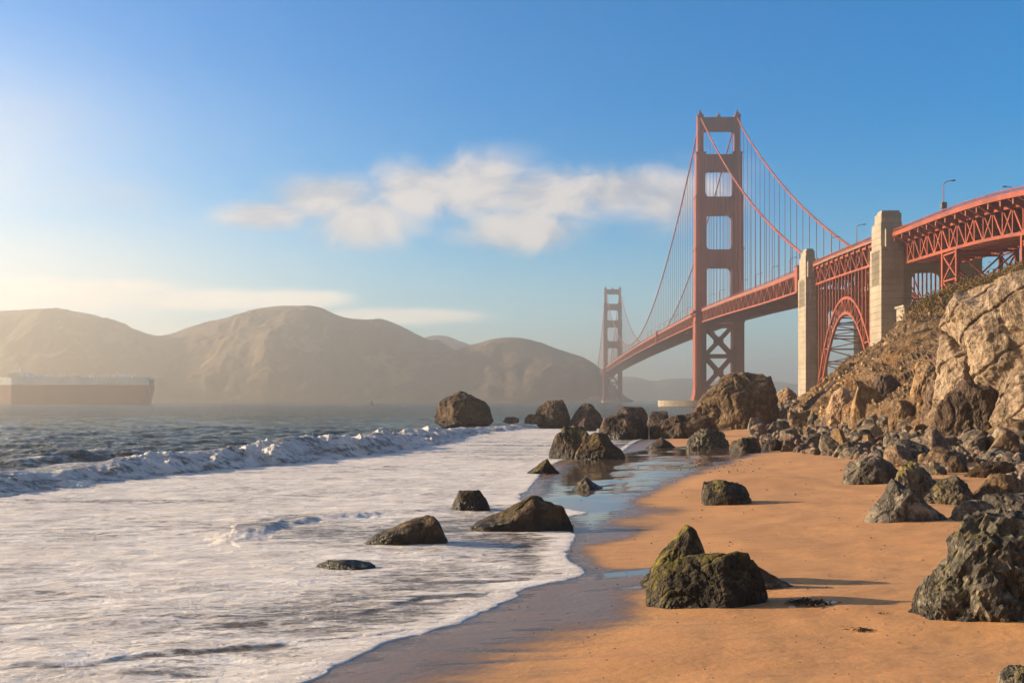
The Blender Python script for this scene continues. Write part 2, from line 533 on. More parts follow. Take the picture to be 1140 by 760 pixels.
def mat_sea():
    m, nt, b, pos = new_mat('sea_water')
    foam, mud = attr(nt, 'foam'), attr(nt, 'mud')
    rot = N(nt, 'ShaderNodeMapping', {'Vector': pos, 'Rotation': (0, 0, -0.12)}).outputs[0]
    s1 = N(nt, 'ShaderNodeMapping', {'Vector': rot, 'Scale': (0.42, 1.5, 0.4)}).outputs[0]
    s2 = N(nt, 'ShaderNodeMapping', {'Vector': rot, 'Scale': (1.6, 4.2, 1.5)}).outputs[0]
    n1 = noise(nt, s1, 1.0, 7, 0.62, 0.9)
    n2 = noise(nt, s2, 1.0, 6, 0.62, 1.2)
    n3 = noise(nt, pos, 9.0, 5, 0.65, 0.5)
    # foam cover: streaked, laced and torn where the cover value falls
    lace = N(nt, 'ShaderNodeTexVoronoi', {'Vector': mixvec(nt, s2, n1, 2.2), 'Scale': 0.75}, feature='DISTANCE_TO_EDGE').outputs[0]
    lace2 = N(nt, 'ShaderNodeTexVoronoi', {'Vector': mixvec(nt, s2, n2, 1.2), 'Scale': 2.6}, feature='DISTANCE_TO_EDGE').outputs[0]
    tear = M_(nt, 'ADD', M_(nt, 'MULTIPLY', sstep(nt, n1, 0.28, 0.72), 0.42), M_(nt, 'MULTIPLY', sstep(nt, n2, 0.3, 0.7), 0.36))
    tear = M_(nt, 'ADD', tear, M_(nt, 'MULTIPLY', sstep(nt, lace, 0.02, 0.40), 0.34))
    tear = M_(nt, 'ADD', tear, M_(nt, 'MULTIPLY', sstep(nt, lace2, 0.02, 0.38), 0.20))
    cover = M_(nt, 'SUBTRACT', M_(nt, 'MULTIPLY', foam, 1.45), tear)
    k = sstep(nt, cover, -0.12, 0.58)
    # water below
    deep = mix(nt, sstep(nt, n1, 0.35, 0.7), (0.020, 0.032, 0.024), (0.04, 0.055, 0.040))
    water = mix(nt, mud, deep, mix(nt, n2, (0.13, 0.10, 0.072), (0.22, 0.175, 0.13)))
    fcol = mix(nt, sstep(nt, n1, 0.30, 0.62), (0.83, 0.77, 0.70), (0.66, 0.585, 0.515))
    fcol = mix(nt, sstep(nt, n2, 0.50, 0.75, 0, 0.35), fcol, (0.42, 0.36, 0.30))
    base = mix(nt, k, water, fcol)
    rough = M_(nt, 'ADD', M_(nt, 'MULTIPLY', k, 0.62), 0.13)
    # ripple bump: several wave lengths so that some shows at every distance
    w1 = noise(nt, N(nt, 'ShaderNodeMapping', {'Vector': rot, 'Scale': (0.035, 0.10, 0.1)}).outputs[0], 1.0, 5, 0.6)
    w2 = noise(nt, N(nt, 'ShaderNodeMapping', {'Vector': rot, 'Scale': (0.25, 0.55, 0.3)}).outputs[0], 1.0, 6, 0.62)
    hw = M_(nt, 'ADD', M_(nt, 'MULTIPLY', w1, 9.0), M_(nt, 'MULTIPLY', w2, 3.2))
    nw = bump(nt, hw, 1.0, 1.0)
    hf = M_(nt, 'ADD', M_(nt, 'MULTIPLY', n2, 0.55), M_(nt, 'MULTIPLY', n3, 0.16))
    hf = M_(nt, 'ADD', hf, M_(nt, 'MULTIPLY', n1, 0.8))
    hf = M_(nt, 'ADD', hf, M_(nt, 'MULTIPLY', k, 0.25))
    nf = bump(nt, hf, 0.17, 0.95)
    near = M_(nt, 'MAXIMUM', k, mud)
    nrm = N(nt, 'ShaderNodeMix', data_type='VECTOR')
    nt.links.new(near, nrm.inputs[0]); nt.links.new(nw, nrm.inputs[4]); nt.links.new(nf, nrm.inputs[5])
    nn = N(nt, 'ShaderNodeVectorMath', operation='NORMALIZE')
    nt.links.new(nrm.outputs[1], nn.inputs[0])
    setp(nt, b, base=base, rough=rough, normal=nn.outputs[0], ior=1.33, spec=0.32)
    return m


MAT['sea'] = mat_sea()


def mat_hill(name, scrub, grass, scale, bd, grass_lo=0.5):
    m, nt, b, pos = new_mat(name)
    n1 = noise(nt, pos, scale, 7, 0.6, 0.6)
    n2 = noise(nt, pos, scale * 7, 6, 0.65)
    t = M_(nt, 'ADD', M_(nt, 'MULTIPLY', n1, 0.75), M_(nt, 'MULTIPLY', n2, 0.25))
    base = mix(nt, sstep(nt, t, grass_lo, grass_lo + 0.09), scrub, grass)
    setp(nt, b, base=base, rough=0.95, normal=bump(nt, M_(nt, 'ADD', n1, M_(nt, 'MULTIPLY', n2, 0.4)), bd, 0.8), spec=0.1)
    return m


MAT['headland'] = mat_hill('headland_scrub', (0.10, 0.068, 0.040), (0.20, 0.14, 0.078), 0.008, 9.0, 0.53)


def mat_bluff():
    m, nt, b, pos = new_mat('bluff_earth')
    st = N(nt, 'ShaderNodeMapping', {'Vector': pos, 'Rotation': (0, 0.62, 0), 'Scale': (0.022, 0.34, 0.85)}).outputs[0]
    n1 = noise(nt, st, 1.0, 8, 0.68, 0.35)
    n2 = noise(nt, pos, 0.09, 6, 0.6)
    n3 = noise(nt, pos, 0.8, 6, 0.7)
    base = mix(nt, sstep(nt, n1, 0.36, 0.62), (0.095, 0.058, 0.032), (0.24, 0.158, 0.09))
    base = mix(nt, sstep(nt, n3, 0.52, 0.72, 0, 0.6), base, (0.42, 0.32, 0.20))
    base = mix(nt, sstep(nt, n2, 0.55, 0.68, 0, 0.7), base, mix(nt, n3, (0.20, 0.095, 0.04), (0.32, 0.17, 0.07)))
    top = attr(nt, 'grass')
    base = mix(nt, sstep(nt, M_(nt, 'ADD', top, M_(nt, 'MULTIPLY', M_(nt, 'SUBTRACT', n3, 0.5), 0.9)), 0.45, 0.7), base,
               mix(nt, sstep(nt, n3, 0.4, 0.6), (0.09, 0.055, 0.02), (0.26, 0.16, 0.06)))
    n4 = noise(nt, pos, 3.0, 4, 0.7)
    base = mix(nt, sstep(nt, n4, 0.50, 0.68, 0, 0.45), base, (0.10, 0.06, 0.03))
    h = M_(nt, 'ADD', M_(nt, 'ADD', M_(nt, 'MULTIPLY', n1, 1.4), M_(nt, 'MULTIPLY', n3, 0.55)), M_(nt, 'MULTIPLY', n4, 0.25))
    setp(nt, b, base=base, rough=0.95, normal=bump(nt, h, 1.2, 0.9), spec=0.1)
    return m


MAT['bluff'] = mat_bluff()


def mat_leaf(name, c0, c1):
    m, nt, b, pos = new_mat(name)
    n = noise(nt, pos, 0.35, 4)
    setp(nt, b, base=mix(nt, sstep(nt, n, 0.35, 0.65), c0, c1), rough=0.8, spec=0.2)
    return m


MAT['scrub'] = mat_leaf('dry_scrub', (0.05, 0.042, 0.014), (0.20, 0.12, 0.04))
MAT['kelp'] = mat_leaf('dried_kelp', (0.02, 0.014, 0.008), (0.05, 0.035, 0.02))
MAT['foam'] = mat_simple('sea_foam', (0.7, 0.68, 0.66), 0.7, 0.08, 8.0)

# ------------------------------------------------------------------ terrain functions
SHORE_PX = [(340, 758), (385, 738), (430, 717), (475, 704), (520, 690), (552, 676), (575, 663), (590, 654), (612, 649), (636, 644), (650, 637),
            (645, 629), (634, 623), (630, 614), (636, 606), (641, 598), (634, 592), (612, 591), (600, 588), (610, 580), (640, 574), (655, 571), (640, 568), (600, 562), (578, 556),
            (590, 544), (600, 531), (612, 519), (630, 511), (660, 506), (690, 503), (700, 497), (712, 490), (730, 487), (765, 483), (800, 478), (835, 472), (868, 463)]
_sh = [W(px, py) for px, py in SHORE_PX]
SHORE = smooth_poly([(-16, -40), (-11, 0), (-6.6, 10)] + _sh, 4) + [(120, 430), (150, 500), (420, 560), (3000, 640)]
SEA_POLY = SHORE + [(9500, 640), (9500, 12000), (-12000, 12000), (-12000, -40)]


def shore_sd(x, y):
    d, _, _ = polydist(x, y, SHORE)
    return np.where(inside(x, y, SEA_POLY), -d, d)


def beach_z(x, y, sd):
    up = 0.040 * np.clip(sd, 0, 12) + 0.022 * np.clip(sd - 12, 0, 60)
    dn = 0.055 * np.clip(sd, -25, 0)
    z = np.where(sd > 0, up, dn)
    amp = ss(sd, 0.8, 6) * 0.10 + 0.006
    return z + amp * fbm(x * 0.16, y * 0.16, 3.3, 3) + 0.02 * ss(sd, 3, 8) * fbm(x * 0.9, y * 0.9, 1.3, 2)


CREST = [(840, 452, 190), (870, 449, 195), (893, 444, 200), (915, 430, 204), (940, 409, 208), (960, 395, 212), (985, 380, 216), (1000, 367, 219), (1013, 352, 222), (1022, 344, 224),
         (1040, 335, 228), (1055, 327, 231), (1080, 318, 236), (1110, 307, 243), (1140, 296, 250), (1200, 274, 262), (1350, 225, 285), (1500, 190, 300), (1800, 150, 320)]
TOE = [(840, 185), (870, 180), (900, 168), (950, 142), (1000, 120), (1050, 101), (1140, 84), (1300, 66), (1500, 52), (1800, 40)]
_cx, _cy, _cd = (np.array([c[i] for c in CREST], float) for i in range(3))
_tx, _td = (np.array([c[i] for c in TOE], float) for i in range(2))


def bluff_z(px, d, zt=1.2):
    dc = np.interp(px, _cx, _cd); sc = (HY - np.interp(px, _cx, _cy)) / F_PX
    dt = np.interp(px, _tx, _td)
    zc = EYE + sc * dc
    tau = (d - dt) / (dc - dt)
    z = zt + (zc - zt) * np.clip(tau, 0, 1) ** 1.12
    beyond = zc + (sc - 0.010) * (d - dc)
    z = np.where(tau > 1, beyond, z)
    return np.where(tau < 0, -50.0, z)


def ground_z(x, y):
    x = np.asarray(x, float); y = np.asarray(y, float)
    sd = shore_sd(x, y)
    z = beach_z(x, y, sd)
    px = CX + x / y * F_PX
    return np.maximum(z, bluff_z(px, y))


def ray_ground(px, py, floor=None):
    d = np.geomspace(14, 420, 1500)
    x = X_at(px, d); zr = Z_at(py, d)
    g = ground_z(x, d)
    if floor is not None: g = np.maximum(g, floor)
    hit = np.nonzero(zr <= g)[0]
    i = hit[0] if len(hit) else len(d) - 1
    return x[i], d[i], g[i]


# ------------------------------------------------------------------ beach and bluff
def build_beach():
    cols = np.arange(-250, 1900, 3.0)
    rows = EYE * F_PX / np.concatenate([np.geomspace(12, 60, 150), np.arange(60.5, 340, 0.75), np.geomspace(342, 1500, 60)])[::-1]
    D, PX = np.meshgrid(rows, cols, indexing='ij')
    x = (PX - CX) / F_PX * D; y = D
    sd = shore_sd(x, y)
    z = beach_z(x, y, sd)
    wob = 1.0 * fbm(x * 0.35, y * 0.22, 9.1, 3)
    wet = 1 - ss(sd + wob, 1.2, 5.5)
    # back-wash film: low mirror-smooth ground behind the swash edge
    films = [([(575, 558), (600, 530), (632, 512), (700, 501), (770, 497), (850, 500), (872, 506), (830, 519), (775, 536), (735, 556), (715, 575), (690, 592), (640, 597), (620, 585)], 1.0, 3.0),
             ([(652, 632), (740, 630), (745, 640), (650, 646)], 0.9, 0.8),
             ([(600, 656), (735, 648), (742, 656), (600, 664)], 0.8, 0.8),
             ([(590, 670), (720, 668), (730, 677), (590, 680)], 0.7, 0.8),
             ([(395, 757), (470, 722), (560, 692), (640, 660), (705, 662), (650, 705), (575, 757)], 0.50, 1.2),
             ([(735, 608), (760, 603), (762, 610), (735, 613)], 0.5, 0.8)]
    film = np.zeros_like(x)
    for pts, amt, soft in films:
        wp = [W(a, b, 0.1) for a, b in pts]
        d, _, _ = polydist(x, y, wp + [wp[0]])
        s = np.where(inside(x, y, wp), d, -d)
        film = np.maximum(film, amt * ss(s + 0.4 * wob, -soft * 0.5, soft))
    film = np.maximum(film, (0.55 - 0.0) * (1 - ss(sd, 0.05, 1.6)))
    wet = np.maximum(wet, film)
    tg = [W(a, b, 0.15) for a, b in [(645, 603), (700, 596), (770, 585), (860, 570), (900, 600), (760, 640), (660, 628)]]
    dt_, _, _ = polydist(x, y, tg + [tg[0]])
    wet = wet * (1 - 0.75 * ss(np.where(inside(x, y, tg), dt_, -dt_) + 0.3 * wob, -0.4, 0.8))
    v = np.stack([x, y, z], -1).reshape(-1, 3)
    me = mesh_np('beach', v, grid_quads(*x.shape), MAT['sand'], {'wet': wet, 'film': film})
    tag(link(bpy.data.objects.new('beach', me)), kind='structure')


def build_bluff():
    cols = np.concatenate([np.arange(842, 1200, 1.6), np.arange(1200, 1800, 5)])
    tau = np.concatenate([np.linspace(-0.03, 1.0, 190), 1 + np.geomspace(0.02, 3.2, 46)])
    T, PX = np.meshgrid(tau, cols, indexing='ij')
    dc = np.interp(PX, _cx, _cd); dt = np.interp(PX, _tx, _td)
    D = dt + T * (dc - dt)
    D = np.where(T > 1, np.minimum(D, 640), D)
    x = (PX - CX) / F_PX * D; y = D
    z = bluff_z(PX, np.maximum(D, dt), 1.2)
    z = np.where(T < 0, 1.2 + T * 60, z)
    env = ss(T, 0.0, 0.12)
    # gullies and ledges running down the slope
    a, b = 0.78, 0.62
    across = y * 0.9 + x * 0.15
    down = x * a + z * b
    n = fbm(across * 0.085, down * 0.02, 2.0, 6, 0.6, ridged=True)
    n2 = fbm(x * 0.22, y * 0.22, z * 0.22, 5, 0.55)
    n3 = fbm(across * 0.4, down * 0.06, 5.0, 4, 0.6, ridged=True)
    crest_k = np.where(T > 1, 0.4, 1.0) * (1 - 0.45 * ss(np.abs(T - 1), 0.25, 0.0))
    lay = (x * 0.62 - z * 0.78) * 0.42 + 0.5 * fbm(x * .06, y * .06, z * .06, 3)
    fr = lay - np.floor(lay)
    strata = ss(fr, 0.0, 0.75) - ss(fr, 0.80, 1.0)                       # tilted beds standing out in steps
    disp = (n * 1.0 + n2 * 0.7 + n3 * 0.5 + 0.7 * strata * (1 - ss(PX, 1010, 1070))) * env * crest_k * np.clip(ss(PX, 850, 930), 0.3, 1)
    disp = disp - 0.55 * env
    z = z + disp * 0.85
    x = x - disp * 0.5
    grass = ss(T, 0.62, 0.98) * ss(PX, 985, 1060)
    v = np.stack([x, y, z], -1).reshape(-1, 3)
    me = mesh_np('hillside', v, grid_quads(*x.shape), MAT['bluff'], {'grass': grass}, smooth=False)
    tag(link(bpy.data.objects.new('hillside', me)), kind='structure')
    return x, y, z, grass


build_beach()
BX, BY, BZ, BG = build_bluff()

# ------------------------------------------------------------------ sea
BRK = [(-420, 40, .8), (-150, 50, .95), (0, 58.6, 1.0), (79, 66, 1.0), (118, 69.5, 1.2), (160, 74, 1.15), (197, 77, 1.35), (255, 81, 1.65), (300, 87, 1.55), (346, 93, 1.9), (398, 104, 1.75),
       (458, 122, 1.4), (497, 148, 1.0), (545, 172, .75), (610, 205, .3), (720, 300, 0.0), (900, 360, 0.0)]
BACK = [(-420, 62, .5), (-60, 72, .7), (0, 77, .75), (60, 86, .85), (118, 92, .9), (165, 91, .6), (215, 90, .2)]
SMALL = [(238, 40.5, .0), (255, 37.5, .12), (272, 39.5, .17), (300, 42.0, .19), (345, 44.2, .18), (400, 46.0, .14), (440, 47.0, .09), (480, 47.5, .04)]


def ridge(x, y, spec, wob=0.0, wf=0.1, seed=0.0):
    pts = [(X_at(p, d), d) for p, d, h in spec]
    dist, sg, al = polydist(x, y, pts)
    H = np.interp(al, np.arange(len(spec)), [h for _, _, h in spec])
    q = dist * sg
    if wob:
        q = q + wob * fbm(x * wf, y * wf, seed, 3)
    return q, H, al


def build_sea():
    cols = np.concatenate([np.arange(-1500, -60, 12.0), np.arange(-60, 900, 1.6), np.arange(900, 1500, 10.0)])
    ks = np.concatenate([np.geomspace(0.62, 8, 40), np.arange(8.4, 30, 0.4), np.arange(30.2, 125, 0.2), np.arange(125.5, 345, 0.55)])
    D, PX = np.meshgrid((EYE * F_PX / ks)[::-1], cols, indexing='ij')
    x = (PX - CX) / F_PX * D; y = D
    sd = shore_sd(x, y) + (0.16 * fbm(x * 0.7, y * 0.7, 21.0, 3) + 0.06 * fbm(x * 2.5, y * 2.5, 4.0, 2)) * ss(D, 130, 60)
    near = 1 - ss(D, 260, 420)
    q, H, al = ridge(x, y, BRK, 1.3, 0.09, 4.0)
    H = H * 0.80
    q = q + ss(-q, 0.5, 3.0) * 1.5 * fbm(x * 0.22, y * 0.22, 17.0, 3) * ss(D, 30, 60)
    lump = 1 + 0.45 * fbm(x * 0.20, y * 0.12, 6.6, 3)
    H = H * lump
    q2, H2, al2 = ridge(x, y, BACK, 1.0, 0.12, 8.0)
    q3, H3, al3 = ridge(x, y, SMALL, 0.35, 0.5, 2.0)
    sea = ss(q, 0.5, 9)                                   # 1 on the open side of the breaker
    # swell and chop outside, low ripples inside
    chop = fbm(x * 0.12, y * 0.24, 1.0, 5, 0.6) * 0.42 + fbm(x * 0.035, y * 0.07, 12.0, 2) * 0.25
    rip = fbm(x * 0.5, y * 1.5, 2.0, 5, 0.55) * 0.045 + fbm(x * 0.14, y * 0.5, 5.0, 3) * 0.075
    calm = ss(-sd, 0.1, 3.0)
    z = near * (chop * sea + rip * (1 - sea) * calm)
    prof = np.where(q < 0, 1 - ss(-q, 0.1, 3.4), np.exp(-(np.clip(q, 0, 99) / 5.0) ** 2))
    z = z + H * prof
    front = (1 - ss(-q, 2.6, 4.4)) * (1 - ss(q, -0.1, 1.4))
    frag = fbm(x * 0.16, y * 0.16, 9.0, 3, 0.5)
    white = ss(frag, -0.12, 0.16)                          # stretches where the crest has broken; the rest is still brown water
    top = np.exp(-((q + 0.2) / 1.3) ** 2) * white
    puff = fbm(x * 0.55, y * 0.55, z * 0.5 + 3, 5, 0.62)
    strength = np.clip(H / 1.2, 0, 1.2)
    lumps = (front * (0.35 + 0.65 * white) + 0.35 * top) * strength
    z = z + lumps * (0.14 + 0.30 * puff + 0.10 * fbm(x * 2.0, y * 2.0, z * 2.0, 3, .6))
    x = x - lumps * 0.10 * puff
    y = y - lumps * 0.20 * puff
    front = front * (1 - 0.95 * (1 - white) * ss(q, -3.0, -1.2))
    front = front * (0.72 + 0.28 * ss(fbm(x * 0.35, y * 0.35, z * 1.5, 3), -0.4, 0.3))
    prof2 = np.where(q2 < 0, 1 - ss(-q2, 0, 5.0), np.exp(-(np.clip(q2, 0, 99) / 4.0) ** 2))
    H2 = H2 * 0.6
    z = z + H2 * prof2 * (1 + 0.4 * fbm(x * 0.2, y * 0.1, 8.8, 3)) * ss(np.abs(q), 0.5, 4)
    H3 = H3 * 0.85
    prof3 = np.where(q3 < 0, 1 - ss(-q3, 0, 0.9), np.exp(-(np.clip(q3, 0, 99) / 1.5) ** 2))
    z = z + H3 * prof3 * (1 + 0.3 * fbm(x * 0.8, y * 0.8, 1.0, 3))
    f3 = (1 - ss(-q3, 0.8, 1.6)) * (1 - ss(q3, -0.2, 0.25)) * ss(H3, 0.012, 0.07)
    z = z + f3 * 0.025 * fbm(x * 2.2, y * 2.2, 4.0, 4, 0.6)
    # foam cover
    foam = (0.80 + 0.30 * fbm(x * 0.05, y * 0.22, 33.0, 4, .55)) * (1 - 0.96 * ss(q, -1.0, 1.0))
    foam = foam - 0.24 * ss(-sd, 0.6, 1.4) * ss(-sd, 7, 3.5) * ss(D, 60, 45)
    fb = ss(fbm(x * 0.45, y * 0.45, z * 2.0, 4, .6), -0.45, 0.35)
    foam = np.where(front > 0.05, np.maximum(foam * (1 - front), front * (0.66 + 0.36 * fb)), foam)
    foam = np.maximum(foam, top * strength * 0.95)
    foam = np.maximum(foam, 0.72 * np.exp(-((q2 - 0.2) / 1.1) ** 2) * ss(H2, 0.3, 0.6) * ss(fbm(x * 0.2, y * 0.3, 2.2, 3), -0.2, 0.4))
    caps = ss(fbm(x * 0.06, y * 0.16, 15.0, 4, 0.6), 0.58, 0.95) * sea
    foam = np.maximum(foam, 0.50 * caps)
    foam = np.where(q > 2, np.maximum(foam, 0.42 * (1 - ss(q, 3, 16)) * ss(H, 0.05, 0.5)), foam)

    def patch(px, py, rx, ry, val):
        k = np.exp(-(((PX - px) / rx) ** 2 + (((HY + EYE * F_PX / D) - py) / ry) ** 2))
        return k * val
    foam = foam - patch(395, 605, 85, 22, 0.36) - patch(560, 497, 60, 14, 0.20) - patch(575, 600, 55, 9, 0.20) - patch(380, 628, 45, 7, 0.30) \
        - patch(195, 748, 40, 9, 0.34) - patch(600, 622, 22, 7, 0.22) - patch(60, 736, 60, 5, 0.14) - patch(660, 498, 40, 8, 0.2)
    foam = np.maximum(foam, f3 * 1.15 * (1 - 0.75 * ss(al3 + 0.8 * fbm(x * 0.5, y * 0.5, 3.0, 2), 1.6, 3.0)))
    back3 = np.exp(-((q3 - 0.8) / 0.9) ** 2) * ss(H3, 0.05, 0.2)
    foam = foam - 0.45 * back3
    # swash front: a rounded lip, and older edges riding on the sheet
    lip = np.clip(1 - (1 + np.clip(sd, -0.55, 0) / 0.55) ** 2, 0, 1) ** 0.5
    body = 0.006 + 0.040 * np.exp(np.clip(sd, -30, 0) / 0.7)
    z = np.where(sd < 0, z * ss(-sd, 0, 1.2) + lip * body, -0.45 * np.clip(sd, 0, 4) - 0.004)
    ragged = fbm(x * 1.2, y * 1.2, 1.0, 3)
    foam = np.where(sd > -0.55 + 0.25 * ragged, 1.05, foam)
    foam = np.where(D > 260, np.minimum(foam, 0.45 * caps + 0.02), foam)
    foam = foam - 0.55 * ss(PX, 640, 740) * ss(D, 85, 110)
    for pts, h in (([(-40, 742), (0, 741), (40, 738), (76, 739), (110, 736), (139, 730), (202, 726), (260, 721), (300, 717), (370, 710), (423, 705), (455, 698)], 0.055),
                   ([(200, 694), (260, 692), (314, 689), (360, 685), (405, 680), (440, 672), (468, 665), (510, 662), (546, 659), (580, 655)], 0.040),
                   ([(0, 668), (90, 664), (200, 660), (310, 664)], 0.03),
                   ([(420, 640), (480, 645), (560, 645), (630, 640)], 0.03)):
        wp = smooth_poly([W(a, b, 0.02) for a, b in pts], 4)
        dd, sg, al = polydist(x, y, wp)
        e = dd * sg + 0.10 * fbm(x * 0.8, y * 0.8, 7.0, 3)
        fade = ss(al, 0, 4) * ss(al, len(wp) - 1, len(wp) - 6)
        step = np.where(e > 0, np.exp(-np.clip(e, 0, 99) / 1.0), 1 - ss(-e, 0, 0.16))
        brk = ss(fbm(x * 0.5, y * 0.5, 31.0 + h * 100, 3), -0.45, 0.15)
        z = z + 0.75 * h * step * fade * (0.25 + 0.75 * brk) * (sd < -0.3) * (dd < 4)
        foam = foam - 0.34 * np.exp(-((e + 0.20) / 0.15) ** 2) * fade * brk  # thinned foam darkens each step's foot to draw its shadow line
        foam = foam + 0.12 * np.exp(-((e - 0.25) / 0.3) ** 2) * fade
    mud = 1 - ss(q, -2, 10) * 1.0
    mud = np.maximum(mud, 0.55 * np.exp(-((q2 + 1) / 4.0) ** 2) * ss(H2, 0.2, 0.6))
    mud = np.where(D > 300, 0, mud)
    mud = np.clip(mud, 0, 1)
    v = np.stack([x, y, z], -1).reshape(-1, 3)
    Q = grid_quads(*x.shape)
    land = (sd > 2.0).ravel()
    Q = Q[~land[Q].all(axis=1)]
    used = np.unique(Q)
    re = np.full(len(v), -1); re[used] = np.arange(len(used))
    me = mesh_np('sea', v[used], re[Q], MAT['sea'], {'foam': np.clip(foam, 0, 1.2).ravel()[used], 'mud': mud.ravel()[used]})
    tag(link(bpy.data.objects.new('sea', me)), kind='structure')


build_sea()


# ------------------------------------------------------------------ far hills
def headland(name, sil, depth, foot, seed, amp, mat):
    """hill range: ridge line (photo column, row), its distance and the distance of its shore"""
    px = np.arange(sil[0][0], sil[-1][0] + 0.1, 2.0)
    ry = np.interp(px, [s[0] for s in sil], [s[1] for s in sil])
    k = np.hanning(13); k /= k.sum()
    ry = np.convolve(np.pad(ry, 6, mode='edge'), k, 'valid')
    dc = np.interp(px, [s[0] for s in depth], [s[1] for s in depth])
    df = np.interp(px, [s[0] for s in foot], [s[1] for s in foot])
    tau = np.concatenate([np.linspace(0, 1, 110), 1 + np.linspace(0.03, 1.0, 30)])
    T, PX = np.meshgrid(tau, px, indexing='ij')
    zc = EYE + (HY - ry) / F_PX * dc
    D = df + T * (dc - df)
    x = (PX - CX) / F_PX * D
    z = np.where(T <= 1, -2 + (zc + 2) * (1 - (1 - np.clip(T, 0, 1)) ** 1.35), zc * (1 - ss(T, 1, 2.0)) - 2)
    up = np.clip(T, 0, 1)
    env = np.where(T <= 1, ss(up, 0, .15) * (1 - ss(up, 0.72, 0.98)), 0.0)
    g = fbm(x / 330.0, D / 420.0, seed, 5, 0.52, ridged=True) * 0.6 + fbm(x / 120.0, D / 130.0, seed + 3, 4, 0.5) * 0.3
    z = z + env * amp * (g - 0.45) * np.clip(zc / 150, 0.15, 1.4) * 0.8
    z = z + np.where(T <= 1, fbm(x / 60.0, D / 60.0, seed + 8, 3) * 2.2, 0) * ss(up, 0, 0.1)
    me = mesh_np(name, np.stack([x, D, z], -1).reshape(-1, 3), grid_quads(*x.shape), mat)
    return tag(link(bpy.data.objects.new(name, me)), kind='structure')


headland('hills', [(-700, 380), (-520, 352), (-380, 362), (-250, 340), (-120, 352), (-40, 350), (0, 346), (35, 344), (65, 344), (95, 348), (125, 357), (150, 367), (172, 374), (190, 372), (215, 362), (245, 355), (262, 350),
                   (290, 343), (315, 340), (345, 340), (360, 343), (375, 351), (390, 355), (425, 355), (445, 361), (465, 373), (500, 388), (540, 402), (600, 425), (660, 447)],
         [(-700, 2480), (0, 2500), (200, 2700), (340, 2480), (480, 2600), (660, 2560)], [(-700, 2150), (0, 2160), (300, 2180), (660, 2260)], 3.0, 46, MAT['headland'])
headland('hills', [(440, 398), (462, 380), (476, 374), (492, 372), (508, 378), (524, 384), (560, 396), (600, 420)], [(440, 3400), (600, 3400)], [(440, 3000), (600, 3000)], 5.0, 25, MAT['headland'])
headland('hills', [(405, 446), (430, 424), (450, 410), (480, 397), (505, 390), (525, 384), (545, 377), (562, 375), (582, 376), (602, 381), (622, 389), (642, 395), (656, 401), (668, 409), (676, 418), (684, 430), (694, 440), (705, 447)],
         [(405, 2400), (560, 2420), (705, 2330)], [(405, 2190), (600, 2190), (705, 2180)], 9.0, 45, MAT['headland'])
headland('hills', [(600, 432), (690, 418), (710, 420), (728, 425), (745, 421), (770, 421), (800, 424), (840, 429), (866, 424), (884, 428), (920, 433), (980, 430), (1100, 432), (1400, 425)],
         [(600, 5200), (1400, 5200)], [(600, 4600), (1400, 4600)], 14.0, 30, MAT['headland'])


# ------------------------------------------------------------------ rocks
_ICO = {}


def ico(sub):
    if sub not in _ICO:
        bm = bmesh.new()
        bmesh.ops.create_icosphere(bm, subdivisions=sub, radius=1.0)
        v = np.array([tuple(p.co) for p in bm.verts]); f = np.array([[q.index for q in t.verts] for t in bm.faces])
        bm.free()
        _ICO[sub] = (v, f)
    return _ICO[sub]


